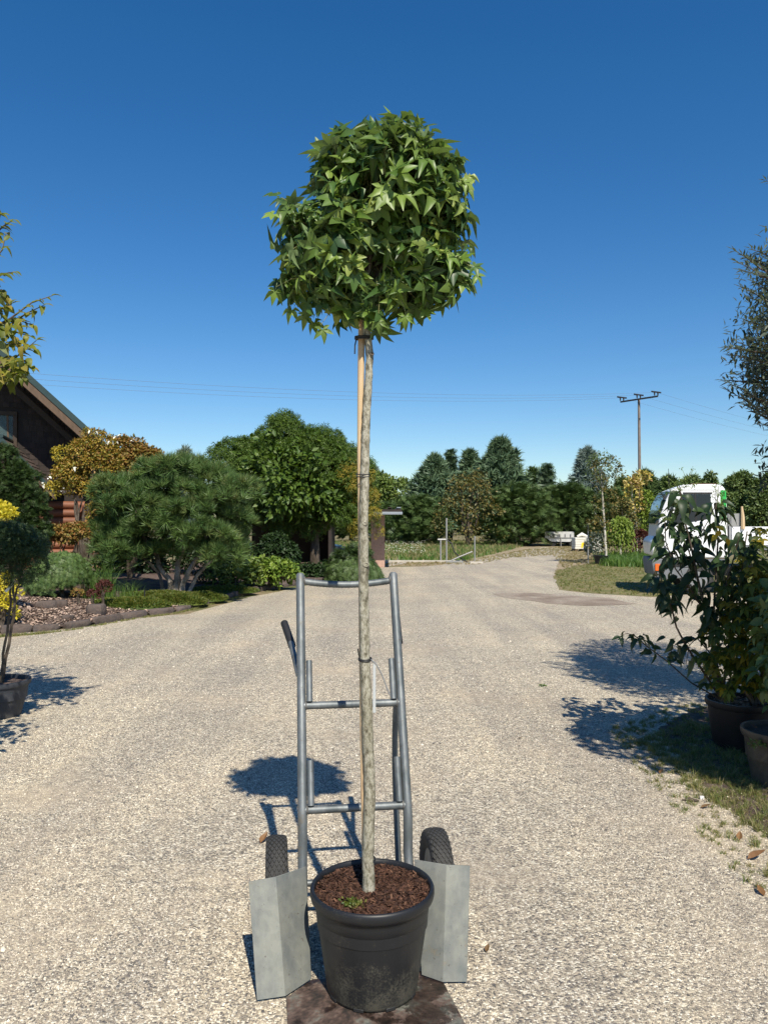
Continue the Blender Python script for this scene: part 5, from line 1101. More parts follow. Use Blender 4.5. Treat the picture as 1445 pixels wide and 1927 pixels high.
def moss(px, Y, rx, ry, h, label, n=5200):
    b = onbed(px, Y); a = rng.random(n) * 6.283; r = np.sqrt(rng.random(n)); x, y = r * np.cos(a), r * np.sin(a)
    z = h * np.sqrt(np.clip(1 - r ** 2, 0, 1)) * (1 + .15 * np.sin(x * 7) * np.cos(y * 5)); ps = np.column_stack([b.x + x * rx, b.y + y * ry, b.z + z - .01])
    mbm = MB(); mbm.lathe([(1, 0), (.9, .40), (.7, .70), (.4, .90), (.0, 1.0)], (0, 0, 0), 24); 
    mbm.v = [(b.x + v[0] * rx, b.y + v[1] * ry, b.z - .02 + v[2] * h) for v in mbm.v]
    th = thing('moss_mound', label, 'moss', b); obj('cushion', mbm, M['moss'], th)
    nn = np.column_stack([x, y, np.full(n, .8)]) + rng.normal(size=(n, 3)) * .5; V, T, C = scatter(SIMPLE, ps, unit(nn), unit(rng.normal(size=(n, 3))), .045 * rng.uniform(.6, 1.3, n)); trimesh('tufts', V, T, M['moss'], th, 'stuff', C)
moss(245, 14.0, .75, .45, .14, 'pale green moss mound behind the small orange conifer', 4200)
moss(330, 14.75, .62, .42, .16, 'brightest green moss mound near the stone edging below the pine trunks', 4200)
moss(378, 15.6, .55, .40, .13, 'right end green moss mound at the bed edge', 3600)
moss(300, 15.4, .9, .5, .12, 'shaded moss mound at the feet of the pine trunks', 3600)
moss(420, 17.3, .8, .5, .10, 'dark shaded moss beneath the right side of the pine', 3000)
def rock(px, py_, Y, size, rot, label, seed, name='rock', m='stone'):
    b = onbed(px, Y); tag(obj(name, rock_mb((b.x, b.y, b.z + size[2] * .35), size, rot, seed), M[m], None, angle=45), label, 'stone')
rock(184, 1140, 12.85, (.34, .26, .19), .1, 'square brown stone block below the red barberries', 3)
rock(50, 1112, 14.0, (.28, .24, .17), .3, 'rounded grey boulder left of the hemlock mound', 4)
rock(90, 1132, 12.9, (.30, .24, .13), -.2, 'dark lumpy stone half buried in the mulch', 6)
rock(130, 1160, 12.2, (.2, .14, .07), .4, 'small flat dark stone near the stone edging', 7)
rock(268, 1150, 13.85, (.30, .2, .12), .2, 'pale grey stone block right of the orange dwarf conifer', 9)
rock(115, 1135, 13.2, (.22, .2, .12), .9, 'dark stone beside the lumpy one in the mulch', 12)

# ================================================================ LEFT NEAR PLANTS
lp = Vector((P(-2, 1300, 6.45).x, 6.45, 0)); pot_thing(lp, .245, .30, 'wide dark grey pot at the left edge holding thin maple stems', potmat('grey_pot', (.035, .04, .05), (.12, .11, .1), 0, .2, .6), taper=.72)
th = thing('potted_maple', 'fine leaved dark maple on two thin stems in the left edge pot', 'tree', lp + Vector((0, 0, .26)))
mb = MB(); L_ = lambda *q: [P(x, y, 6.45 + dy) for x, y, dy in q]
for path, r in ((((-1, 1290, 0), (8, 1230, 0), (20, 1150, 0), (22, 1080, 0), (28, 1030, .1)), .012), (((3, 1290, 0), (22, 1190, 0), (28, 1140, -.05), (26, 1090, 0), (10, 1020, 0)), .013), (((26, 1130, 0), (36, 1100, 0), (34, 1050, 0), (50, 1010, .1)), .008), (((-4, 1290, 0), (-2, 1200, .1), (-20, 1100, .1), (-30, 1040, .1)), .010)):
    pts = L_(*path); fine = []
    if path[0][1] > 1200: pts[0].z = .26
    for a, c in zip(pts, pts[1:]):
        for s in range(4): fine.append(a.lerp(c, s / 4) + Vector((random.uniform(-1, 1), random.uniform(-1, 1), 0)) * .006)
    fine.append(pts[-1]); mb.tube(fine, [r * (1.1 - .6 * i / len(fine)) for i in range(len(fine))], 7)
obj('trunk', mb, M['bark_dark'], th)
foliage('foliage', [blob(20, 1030, 55, 38, 6.45), blob(45, 1060, 40, 30, 6.45), blob(-20, 1050, 60, 60, 6.45), blob(10, 1075, 50, 28, 6.45), blob(60, 1040, 26, 26, 6.5)], 420, 34, .075, MINI, .032, M['maple_dark'], th, .7)
mb = MB(); a = P(26, 1094, 6.4); mb.tube([P(-14, 1112, 6.38), P(8, 1103, 6.38), P(24, 1094, 6.40)], .007, 6, flatn=.3); obj('ribbon', mb, flat('red_ribbon', (.20, .012, .015), .5), th)
mb = MB(); q = [P(9, 1112, 6.36), P(24, 1096, 6.38), P(26, 1101, 6.38), P(13, 1115, 6.36)]; mb.prism(q, (0, .002, 0)); obj('tag', mb, M['white_tag'], th)

# tall yellow green tree reaching in from the left
def spray_leaves(stem, n, size, spread=.9, droop=.15, both=True):
    """leaf positions set alternately along a twig polyline"""
    S = [Vector(p) for p in stem]; seg = [(b - a).length for a, b in zip(S, S[1:])]; L = sum(seg); out = []
    for i in range(n):
        s = (i + .5 + random.uniform(-.3, .3)) / n * L; k = 0
        while k < len(seg) - 1 and s > seg[k]: s -= seg[k]; k += 1
        a, b_ = S[k], S[k + 1]; p = a.lerp(b_, min(1, s / seg[k])); t = (b_ - a).normalized()
        side = Vector((0, 0, 1)).cross(t); side = side.normalized() if side.length > .1 else Vector((1, 0, 0))
        sg = 1 if i % 2 else -1; d = (t * .65 + side * sg * spread * random.uniform(.3, 1) + Vector((random.uniform(-.3, .3), random.uniform(-.4, .3), random.uniform(-.35, .55) - droop))).normalized()
        nr = Vector((random.uniform(-.6, .6), random.uniform(-.9, .2), 1)); out.append((p, d, nr, size * random.uniform(.75, 1.2)))
    d = (S[-1] - S[-2]).normalized(); out.append((S[-1], d, Vector((0, -.3, 1)), size)); return out
LY = 5.0
lt = Vector((-3.4, 5.15, 0)); th = thing('yellow_green_tree', 'tall tree with yellow green leaves reaching in at the upper left edge', 'tree', lt)
mb = MB(); leaves = []
twigs = [((-60, 640), (20, 600), (60, 570), (100, 556)), ((-50, 660), (20, 612), (50, 590), (84, 574)), ((-60, 690), (10, 650), (45, 645), (68, 660)), ((-60, 700), (10, 690), (40, 665), (70, 640)), ((-50, 640), (0, 610), (30, 600), (62, 612)), ((-60, 480), (-20, 450), (8, 425), (24, 415)), ((-60, 540), (-20, 500), (5, 470), (12, 440)), ((-60, 560), (-20, 530), (8, 515), (26, 512)), ((-70, 580), (-20, 560), (4, 545), (14, 560)), ((-60, 600), (-20, 585), (6, 580), (22, 572)), ((-70, 420), (-30, 405), (-6, 402), (2, 402)), ((-60, 620), (0, 620), (30, 625), (55, 632)), ((-60, 690), (-10, 680), (20, 670), (60, 690)), ((-60, 710), (0, 705), (30, 700), (45, 712))]
for tw in twigs:
    dy = random.uniform(-.25, .25); pts = [P(x, y, LY + dy * (1 - i / 3)) for i, (x, y) in enumerate(tw)]; mb.tube(pts, [.010, .007, .005, .002], 5)
    leaves += spray_leaves(pts, 19, .068)
for (x, y, rx, ry, n) in ((0, 625, 50, 28, 46), (10, 690, 45, 20, 60), (-20, 700, 50, 24, 40), (-8, 570, 22, 30, 16)):
    for _ in range(n):
        p = P(x + random.uniform(-1, 1) * rx, y + random.uniform(-1, 1) * ry, LY + random.uniform(-.3, .3)); leaves.append((p, Vector((random.uniform(-1, 1), random.uniform(-1, .4), random.uniform(-1, .4))).normalized(), Vector((random.uniform(-.7, .7), -.6, 1)), .075 * random.uniform(.8, 1.3)))
for _ in range(2600):       # the crown continues outside the frame and casts the shade on the gravel
    a = unit(rng.normal(size=3)); c, r = ((Vector((-3.25, 5.0, 2.9)), (1.0, .9, 1.2)) if random.random() < .62 else (Vector((-3.05, 4.45, 1.65)), (.75, .8, .75)))
    k = random.uniform(.5, 1) ; p = c + Vector((a[0] * r[0], a[1] * r[1], a[2] * r[2])) * k
    if CX + F_PX * p.x / p.y < -8: leaves.append((p, Vector(unit(rng.normal(size=3) + (0, 0, -.3))), Vector((random.uniform(-.7, .7), -.4, 1)), .08 * random.uniform(.8, 1.2)))
limbs(mb, lt, [Vector((-3.3, 5.0, 3.9)), Vector((-2.8, 5.0, 3.2)), Vector((-2.7, 5.0, 2.9)), Vector((-3.6, 5.2, 3.2)), Vector((-2.75, 5.0, 2.65)), Vector((-3.0, 4.4, 1.8))], .05, .2, .03)
obj('trunk', mb, M['bark_dark'], th)
A = lambda k: np.array([tuple(l[k]) for l in leaves])
lp_, lt_, ln_, ls_ = A(0), A(1), A(2), np.array([l[3] for l in leaves])
sc_ = np.where(inview(lp_ + lt_ * .03), ls_ / lp_[:, 1], 0) + rng.random(len(ls_)) * 1e-6
split_leaves('plum', OVATE, lp_, lt_, ln_, ls_, M['plum'], th, 300, sc_)

# ================================================================ RIGHT NEAR PLANTS
# tall grey green willow-leaved tree
WY = 6.0; rt = Vector((4.1, 6.3, 0)); th = thing('grey_leaved_tree', 'tall tree with narrow grey green leaves reaching in at the right edge', 'tree', rt)
mb = MB(); leaves = []
tips = [(1379, 470), (1398, 482), (1412, 468), (1384, 492), (1393, 540), (1415, 530), (1412, 560), (1428, 475), (1403, 602), (1420, 598), (1366, 655), (1375, 668), (1388, 655), (1358, 715), (1372, 722), (1384, 705), (1368, 735), (1398, 690), (1398, 762), (1412, 772), (1402, 640), (1408, 745), (1434, 800), (1425, 640), (1430, 560), (1440, 520), (1440, 340), (1392, 508), (1418, 668), (1425, 780), (1410, 720)]
for (x, y) in tips:
    dy = random.uniform(-.45, .45); L = random.uniform(60, 100); r_ = random.uniform(.05, .6)
    pts = [P(x + L, y + L * r_, WY + dy), P(x + L * .6, y + L * r_ * .7, WY + dy), P(x + L * .3, y + L * r_ * .3, WY + dy * .8), P(x, y, WY + dy * .7)]; mb.tube(pts, [.009, .007, .004, .0015], 5); leaves += spray_leaves(pts, 34, .066, 1.0, -.05)
for _ in range(5200):
    a = unit(rng.normal(size=3)); c, r = random.choice(((P(1530, 500, WY), (.50, .8, .5)), (P(1545, 640, WY), (.52, .8, .60)), (P(1530, 720, WY), (.52, .7, .38)), (P(1600, 560, WY), (.7, .9, 1.3)), (P(1485, 680, WY), (.24, .5, .45)), (P(1490, 500, WY), (.22, .4, .16))))
    p = c + Vector((a[0] * r[0], a[1] * r[1], a[2] * r[2])) * random.uniform(.5, 1); leaves.append((p, Vector(unit(rng.normal(size=3) + (-.4, 0, .1))), Vector((random.uniform(-.7, .7), -.4, 1)), .066 * random.uniform(.8, 1.3)))
for cc_, rr_, n_ in (((3.35, 5.5, 2.9), (.72, .9, .75), 5200), ((3.95, 6.9, 3.2), (.85, .9, .9), 5200), ((3.6, 6.2, 2.1), (.5, .8, .5), 2200)):
    for _ in range(n_):
        a = unit(rng.normal(size=3)); p = Vector(cc_) + Vector((a[0] * rr_[0], a[1] * rr_[1], a[2] * rr_[2])) * random.uniform(.4, 1); leaves.append((p, Vector(unit(rng.normal(size=3))), Vector((random.uniform(-.7, .7), -.4, 1)), .078 * random.uniform(.8, 1.3)))
limbs(mb, rt, [P(1520, 480, WY), P(1540, 620, WY), P(1500, 720, WY), P(1640, 450, WY), P(1480, 560, WY)], .06, .2, .03); obj('trunk', mb, M['bark_dark'], th)
A = lambda k: np.array([tuple(l[k]) for l in leaves])
lp_, lt_, ln_, ls_ = A(0), A(1), A(2), np.array([l[3] for l in leaves]); sc_ = np.where(inview(lp_ + lt_ * .03), ls_ / lp_[:, 1], 0) + rng.random(len(ls_)) * .004
split_leaves('willow', LANCE, lp_, lt_, ln_, ls_, M['willow'], th, 300, sc_, lo=LANCELO)

# two large pots
M['pot_shade'] = potmat('shaded_black_pot', (.006, .006, .008), (.05, .045, .035), .0, .12, .55, .25); rp = G(1393, 1400); rp = Vector((P(1396, 1350, 5.55).x, 5.55, 0)); pot_thing(rp, .245, .34, 'black plastic pot in shade holding the big leaved shrub on the right', M['pot_shade'], taper=.80)  # darker copy of the black pot plastic, shade put into its colour
pc = MB(); 
ps = np.column_stack([rp.x + rng.uniform(-.22, .22, 700), rp.y + rng.uniform(-.22, .22, 700), np.full(700, .315)]); ps = ps[np.hypot(ps[:, 0] - rp.x, ps[:, 1] - rp.y) < .22]
V, T, C = scatter(SIMPLE, ps, unit(rng.normal(size=ps.shape) * (1, 1, .2)), unit(rng.normal(size=ps.shape) * .4 + (0, 0, 1)), .035); trimesh('bark_chips', V, T, chipm, None, 'stuff', C); bpy.data.objects['bark_chips.001']['label'] = 'pale bark chips on top of the shaded black pot'; bpy.data.objects['bark_chips.001']['category'] = 'bark chips'
gp = Vector((P(1470, 1440, 4.75).x, 4.75, 0)); gpot = pot_thing(gp, .225, .34, 'grey brown pot cut by the right edge in front of the black one', M['pot2'], taper=.74)
th = thing('weed', 'little green weed growing on the rim of the grey brown pot', 'plant', gp + Vector((0, 0, .33)))
ps = np.array([tuple(P(1420 + random.uniform(-12, 30), 1398 + random.uniform(-4, 6), 4.62)) for _ in range(70)]); V, T, C = scatter(OVATE, ps, unit(rng.normal(size=ps.shape) + (0, 0, .5)), unit(rng.normal(size=ps.shape) + (0, -.4, 1)), .025); trimesh('foliage', V, T, M['hedge'], th, 'stuff', C)
# glossy dogwood with hanging curled leaves
DY = 5.45; db = Vector((rp.x - .12, 5.5, .3)); th = thing('dogwood_shrub', 'tall potted dogwood with drooping dark green leaves in front of the truck', 'shrub', db)
mb = MB(); leaves = []
def stemline(path, r0, r1, nleaf, size, dd=0, droop=.7, leafy=.3):
    pts = [P(x, y, DY + dd * (i / max(1, len(path) - 1))) for i, (x, y) in enumerate(path)]; fine = []
    for a, c in zip(pts, pts[1:]):
        for s in range(4): fine.append(a.lerp(c, s / 4))
    fine.append(pts[-1]); n = len(fine); mb.tube(fine, [r0 + (r1 - r0) * i / (n - 1) for i in range(n)], 7)
    for i in range(nleaf):
        t = leafy + (1 - leafy) * (i + random.random()) / nleaf; p = fine[min(n - 1, int(t * (n - 1)))]
        az = random.uniform(0, 6.283); out = Vector((math.cos(az), math.sin(az) * .8 - .15, 0)); pet = p + out * random.uniform(.01, .06) + Vector((0, 0, random.uniform(-.02, .03)))
        leaves.append((pet, (out * .95 + Vector((random.uniform(-.3, .3), random.uniform(-.3, .3), random.uniform(-1.1, .5) * droop * 1.1))).normalized(), (Vector((0, 0, .9)) + out * .5 + Vector((random.uniform(-.8, .8), random.uniform(-.9, .3), random.uniform(-.3, .3)))), size * random.uniform(.7, 1.15)))
F0 = (1358, 1318)
stemline([F0, (1345, 1240), (1330, 1160), (1312, 1090), (1300, 1030), (1285, 970), (1278, 915)], .014, .004, 54, .135, -.2)
stemline([(1350, 1270), (1340, 1190), (1345, 1100), (1350, 1020), (1345, 960), (1350, 935)], .010, .003, 36, .13, .1)
stemline([(1330, 1160), (1300, 1110), (1270, 1070), (1252, 1020), (1250, 975)], .007, .003, 22, .12, -.25)
stemline([(1312, 1090), (1290, 1020), (1265, 990), (1256, 945), (1262, 922)], .006, .002, 16, .12, .15)
stemline([F0, (1320, 1260), (1290, 1215), (1272, 1180), (1262, 1140), (1245, 1105), (1230, 1075)], .009, .004, 30, .115, -.2, leafy=.62)
stemline([(1262, 1140), (1285, 1110), (1300, 1100), (1300, 1140)], .005, .002, 12, .12, .1, leafy=.2)
stemline([F0, (1300, 1285), (1255, 1245), (1215, 1215), (1190, 1193)], .006, .003, 16, .085, -.3, leafy=.55, droop=.4)
stemline([(1215, 1215), (1200, 1200), (1180, 1192), (1168, 1195)], .003, .002, 9, .085, -.1, leafy=.3, droop=.4)
stemline([(1255, 1245), (1262, 1225), (1265, 1208), (1270, 1200)], .003, .002, 10, .09, -.1, leafy=.2, droop=.5)
stemline([F0, (1372, 1200), (1392, 1100), (1400, 1030), (1405, 1000)], .009, .004, 46, .12, .15)
stemline([(1340, 1190), (1360, 1120), (1380, 1050), (1390, 1010)], .006, .003, 30, .12, -.1)
stemline([(1345, 1240), (1310, 1200), (1296, 1215), (1290, 1250)], .005, .002, 14, .11, -.1, leafy=.3)
stemline([(1300, 1030), (1320, 1000), (1335, 975), (1345, 950)], .004, .002, 20, .12, -.15, leafy=.1)
stemline([(1300, 1060), (1280, 1050), (1262, 1040), (1250, 1050)], .004, .002, 18, .12, -.15, leafy=.1)
obj('trunk', mb, M['bark_dark'], th)
A = lambda k: np.array([tuple(l[k]) for l in leaves])
split_leaves('dogwood', CURLY, A(0), A(1), A(2), np.array([l[3] for l in leaves]), M['dogwood'], th, 300)
fl = MB(); pk_ = []
for (x, y) in ((1278, 915), (1292, 900), (1262, 925), (1350, 930), (1356, 945), (1248, 975), (1268, 960), (1300, 912)):
    b_ = P(x, y + 8, DY - .2)
    for _ in range(8):
        e = b_ + Vector((random.uniform(-.07, .07), random.uniform(-.05, .05), random.uniform(.01, .11))); fl.tube([b_, b_.lerp(e, .5) + Vector((0, 0, .012)), e], .0013, 4); pk_.append(tuple(e))
obj('flower_stalk', fl, M['lgreen'], th, 'stuff')
pk_ = np.repeat(np.array(pk_), 6, 0) + rng.normal(size=(len(pk_) * 6, 3)) * .008; V, T, C = scatter(SIMPLE, pk_, unit(rng.normal(size=pk_.shape)), unit(rng.normal(size=pk_.shape)), .014); trimesh('flower_buds', V, T, M['lgreen'], th, 'stuff', C)
# few turned leaves, yellow
ps = np.array([tuple(P(*q, DY - .35)) for q in ((1356, 1000), (1362, 998), (1366, 1012), (1348, 1006))]); leaf_objects('yellowleaf', OVATE, ps, unit(np.array([(-.8, -.3, -.5), (-.7, 0, .4), (.2, -.3, -1), (-.6, -.2, -.6)])), np.tile((0, -.8, .5), (4, 1)), .062, leafmat('turned_leaf', [(.55, .30, .02), (.62, .42, .03)], trans=.3), th, 'turned_leaf')
# yellowing maple in the same pot
mb = MB(); mbase = Vector((rp.x + .06, 5.5, .3)); th = thing('yellowing_maple', 'bushy maple with yellow green lobed leaves filling the right edge above the black pot', 'shrub', mbase)
regs = [(1405, 1100, 50, 50, 70), (1440, 1150, 70, 90, 180), (1400, 1190, 55, 50, 80), (1375, 1235, 48, 26, 46), (1440, 1260, 70, 40, 100), (1430, 1050, 34, 34, 36), (1345, 1190, 24, 14, 10), (1385, 1285, 50, 18, 34), (1540, 1120, 90, 130, 160), (1345, 1280, 34, 8, 8), (1345, 1232, 30, 8, 8), (1430, 1000, 16, 14, 8)]
lv = []
for x, y, rx, ry, n in regs:
    for _ in range(n):
        a, r = random.uniform(0, 6.283), math.sqrt(random.random()); p = P(x + rx * r * math.cos(a), y + ry * r * math.sin(a), 5.35 + random.uniform(-.35, .45))
        out = Vector((p.x - mbase.x, p.y - mbase.y - .1, .0)).normalized() if (p - mbase).length > .05 else Vector((0, -1, 0))
        lv.append((p, (out + Vector((random.uniform(-.6, .6), random.uniform(-.6, .4), random.uniform(-.7, .05)))).normalized(), Vector((random.uniform(-.35, .35), random.uniform(-.55, .1), 1)), .098 * random.uniform(.7, 1.25)))
limbs(mb, mbase, [P(1360, 1150, 5.5), P(1420, 1050, 5.5), P(1450, 1120, 5.3), P(1390, 1220, 5.3), P(1480, 1000, 5.6), P(1370, 1270, 5.2), P(1520, 1150, 5.5)], .012, .2, .03); obj('trunk', mb, M['bark_dark'], th)
leaves = lv; A = lambda k: np.array([tuple(l[k]) for l in leaves])
lp_, ls_ = A(0), np.array([l[3] for l in leaves]); split_leaves('acer', ACER, lp_, A(1), A(2), ls_, M['acer_y'], th, 300, np.where(inview(lp_), ls_ / lp_[:, 1], 0))
# unseen neighbours just outside the frame on the right: their shade falls on the gravel
for i, (x, y, r, h) in enumerate(((2.76, 4.45, .40, 1.5), (5.0, 7.3, .8, 2.4))):
    th = thing('potted_bush', ('leafy bush standing just outside the right edge in front of the pots', 'leafy bush standing just outside the right edge behind the pots', 'leafy bush just outside the right edge beside the shaded black pot')[i], 'bush', (x, y, 0))
    foliage('foliage', [(np.array((x, y, h * .6)), np.array((r, r, h * .42)))], 110, 26, .2, OVATE, .09, M['hedge'], th)
    mb = MB(); limbs(mb, (x, y, 0), [Vector((x, y, h * .8)), Vector((x + .3, y, h * .7)), Vector((x - .3, y + .1, h * .7))], .03, .3, .03); obj('trunk', mb, M['bark_dark'], th)

th = thing('leafy_tree', 'tall leafy tree just outside the right edge nearest to the camera', 'tree', (2.85, 3.6, 0))
foliage('foliage', [(np.array((2.62, 3.62, 2.45)), np.array((.58, .58, .42))), (np.array((2.95, 3.5, 2.2)), np.array((.5, .5, .5)))], 320, 18, .15, OVLO, .085, M['hedge'], th)
mb = MB(); limbs(mb, (2.85, 3.6, 0), [Vector((2.6, 3.6, 2.5)), Vector((2.95, 3.5, 2.5)), Vector((2.4, 3.6, 2.3))], .03, .3, .02); obj('trunk', mb, M['bark_dark'], th)

# ================================================================ THE HAND TRUCK
O = Vector((-.076, 2.678, 0)); YAW = R(8.2); cu = Vector((math.cos(YAW), math.sin(YAW), 0)); cv = Vector((-math.sin(YAW), math.cos(YAW), 0)); LEAN = Vector((-.058, .427, 1))
cart = thing('hand_truck', 'galvanised steel nursery hand truck leaning back behind the potted tree', 'hand truck', O)
def tb(side, z): return O + cu * (side * .1975) + LEAN * z
TR = .0176
ztop = {-1: 1.385, 1: 1.385}
for s in (-1, 1):
    mb = MB(); pts = [tb(s, .03 + (ztop[s] - .03) * i / 24) + cv * (.055 * max(0, min(1, (.50 - (.03 + (ztop[s] - .03) * i / 24)) / .13))) for i in range(25)]
    pts[-1] = pts[-1] ; mb.tube(pts + [tb(s, ztop[s] + .006)], [TR] * 25 + [TR * .7], 20); obj('frame_tube', mb, M['galv'], cart, angle=50)
def rung(z, sag, r, ribbed, name='rung'):
    a, b_ = tb(-1, z), tb(1, z); n = 60; pts, rad = [], []
    for i in range(n + 1):
        t = i / n; p = a.lerp(b_, t); p += (Vector((0, 0, -1)) * .8 + cv * .4) * sag * math.sin(math.pi * t) ** .8; pts.append(p)
        k = r * (1.0 + (.07 if ribbed and i % 2 and .1 < t < .93 else 0)); rad.append(k)
    mb = MB(); mb.tube(pts, rad, 14); return obj(name, mb, M['galv'], cart, angle=60)
rung(1.362, .024, .0138, True, 'handlebar'); rung(.887, 0, .0148, False); rung(.535, 0, .0148, False)
mb = MB(); a, b_ = O + cu * -.1975 + Vector((0, 0, .03)) + LEAN * .04 + cv * .06, O + cu * .1975 + LEAN * .04 + cv * .06 + Vector((0, 0, .03))
for z in (1.362, .887, .535):
    for s_ in (-1, 1):
        p_ = tb(s_, z) - cu * (s_ * .0172); mb = MB(); n_ = 12
        ring = [p_ + Vector((0, 0, 1)) * (math.sin(2 * math.pi * k / n_) * .0145) + cv * (math.cos(2 * math.pi * k / n_) * .0145) for k in range(n_ + 1)]
        mb.tube(ring, [.0034 * random.uniform(.75, 1.25) for _ in ring], 6); obj('weld', mb, M['weld'], cart, angle=80)
# short stub sockets inside the tubes
for z in (.887, .535):
    for s in (-1, 1):
        p0 = tb(s, z + .016) + cu * (-s * .031) - cv * .012; p1 = tb(s, z + .165) + cu * (-s * .031) - cv * .012
        mb = MB(); n = 14
        mb.tube([p0, p1], .0125, n, cap=True); obj('socket', mb, M['galv'], cart, angle=50)
# rear braces down to the axle
axl, axr = Vector((-.422, 3.05, .18)), Vector((.213, 3.125, .18))
for s in (-1, 1):
    def bp(z, back): return tb(s, z) + cv * back + cu * (-s * .004)
    pts = [bp(1.02, .012), bp(.95, .05), bp(.86, .115), bp(.76, .175), bp(.68, .215), bp(.6, .245), bp(.45, .28), bp(.3, .30), bp(.19, .31)]
    fine = []
    for a, c in zip(pts, pts[1:]):
        for k in range(3): fine.append(a.lerp(c, k / 3))
    fine.append(pts[-1]); mb = MB(); mb.tube(fine, .0125, 12); obj('brace', mb, M['galv'], cart, angle=60)
    # lever with rubber grip
    if s < 0: g0, g1, g2 = tb(s, 1.0) + cu * -.01, P(547, 1207, 3.36), P(535, 1172, 3.46)
    else:
        g0 = tb(s, 1.0); g1 = P(750, 1200, 3.42); g2 = P(746.5, 1166, 3.55)
    mb = MB(); mb.tube([g0, g1], .0125, 12); obj('handle_tube', mb, M['galv'], cart)
    dd = (g2 - g1); mb = MB(); mb.tube([g1 - dd * .25] + [g1 + dd * (k / 6) for k in range(7)] + [g2 + dd.normalized() * .008], [.0165] * 7 + [.0165, .010], 14); obj('grip', mb, M['blackrub'], cart)
# axle and cross tube
mb = MB(); mb.tube([axl, axr], .013, 12); obj('axle', mb, M['galv'], cart)
for s in (-1, 1):
    mb = MB(); mb.tube([tb(s, .10) + cv * .085, O + cu * (s * .1975) + cv * .40 + Vector((0, 0, .19))], .012, 10); obj('axle_arm', mb, M['galv'], cart)
def wheel(c, r=.178, w=.043):
    ax = cu; e1, e2 = Vector((0, 0, 1)), cv
    prof = [(-.75, .60), (-.92, .72), (-1.0, .84), (-.93, .93), (-.72, .975), (-.35, 1.0), (0, 1.005), (.35, 1.0), (.72, .975), (.93, .93), (1.0, .84), (.92, .72), (.75, .60)]
    V, F, n = [], [], 56
    for a, q in prof:
        for k in range(n):
            t = 2 * math.pi * k / n; V.append(c + ax * (a * w) + (e1 * math.cos(t) + e2 * math.sin(t)) * (r * q))
    m_ = len(prof)
    for i in range(m_):
        for k in range(n):
            k2 = (k + 1) % n; j = (i + 1) % m_; F.append((i * n + k, i * n + k2, j * n + k2, j * n + k))
    mb = MB(); mb.add(V, F); wo_ = obj('wheel', mb, M['tyre'], cart, angle=60)
    tr = MB(); rows_, cnt = 5, 34       # diamond tread blocks
    for i in range(rows_ * 2 - 1):
        u = (i - (rows_ - 1)) / (rows_ - 1) * .80
        for k in range(cnt):
            t = 2 * math.pi * (k + (.5 if i % 2 else 0)) / cnt; dt = math.pi / cnt * .86; du = .80 / (rows_ - 1) * .88
            def q(uu, tt, lift):
                rr = r * (1.004 - .055 * abs(uu) ** 3) + lift; return c + ax * (uu * w) + (e1 * math.cos(tt) + e2 * math.sin(tt)) * rr
            base = [q(u - du, t, -.004), q(u, t - dt, -.004), q(u + du, t, -.004), q(u, t + dt, -.004)]; top = [q(u - du * .8, t, .0045), q(u, t - dt * .8, .0045), q(u + du * .8, t, .0045), q(u, t + dt * .8, .0045)]
            tr.add(base + top, [(4, 5, 6, 7), (0, 1, 5, 4), (1, 2, 6, 5), (2, 3, 7, 6), (3, 0, 4, 7)])
    obj('tread', tr, M['tyre'], wo_, 'stuff', smooth=False)
    mb = MB(); mb.tube([c - ax * w * .72, c - ax * w * .3, c + ax * w * .3, c + ax * w * .72], [r * .62, r * .5, r * .5, r * .62], 28).tube([c - ax * w * 1.3, c + ax * w * 1.3], .022, 14); obj('rim', mb, M['galv'], wo_, angle=40)
wheel(axl); wheel(axr)
# side wings: folded galvanised sheets
def sheetplate(name, cols, thick, m, parent):
    """cols: [(bottom, top), ...] corner pairs from inner edge to outer edge"""
    mb = MB(); V, F = [], []; n = len(cols)
    c0_, c1_ = Vector(cols[0][0]), Vector(cols[-1][0]); nrm = Vector((0, 1, 0))
    for b_, t in cols: V += [Vector(b_), Vector(t)]
    for b_, t in cols: V += [Vector(b_) + nrm * thick, Vector(t) + nrm * thick]
    for i in range(n - 1):
        a = 2 * i; F.append((a, a + 2, a + 3, a + 1)); o_ = 2 * n; F.append((o_ + a, o_ + a + 1, o_ + a + 3, o_ + a + 2))
        F.append((a + 1, a + 3, o_ + a + 3, o_ + a + 1)); F.append((a, o_ + a, o_ + a + 2, a + 2))
    F.append((0, 1, 2 * n + 1, 2 * n)); e = 2 * n - 2; F.append((e, 2 * n + e, 2 * n + e + 1, e + 1)); mb.add(V, F); return obj(name, mb, m, parent, angle=20, bevel=.0012)
sheetplate('side_wing', [((-.252, 2.70, .018), (-.285, 2.832, .348)), ((-.3305, 2.609, .014), (-.383, 2.749, .3487)), ((-.4225, 2.586, .014), (-.4755, 2.7236, .3422))], .004, M['plate'], cart)
sheetplate('side_wing', [((.1317, 2.7246, .018), (.1125, 2.872, .3560)), ((.2033, 2.688, .014), (.2277, 2.831, .3547)), ((.287, 2.69, .014), (.3138, 2.831, .3506))], .004, M['plate'], cart)
mb = MB(); q = [Vector((-.298, 2.425, .012)), Vector((.2435, 2.452, .012)), Vector((.2040, 2.700, .012)), Vector((.13, 2.76, .012)), Vector((-.25, 2.71, .012)), Vector((-.327, 2.606, .012))]
fr_l = Vector((-.285, 2.34, .012)); fr_r = Vector((.262, 2.455, .012)); fr_m = Vector((.225, 2.41, .012))
mb.prism([fr_l, fr_m, fr_r, q[2], q[3], q[4], q[5]], (0, 0, -.006)); obj('nose_plate', mb, M['nose'], cart, bevel=.001)

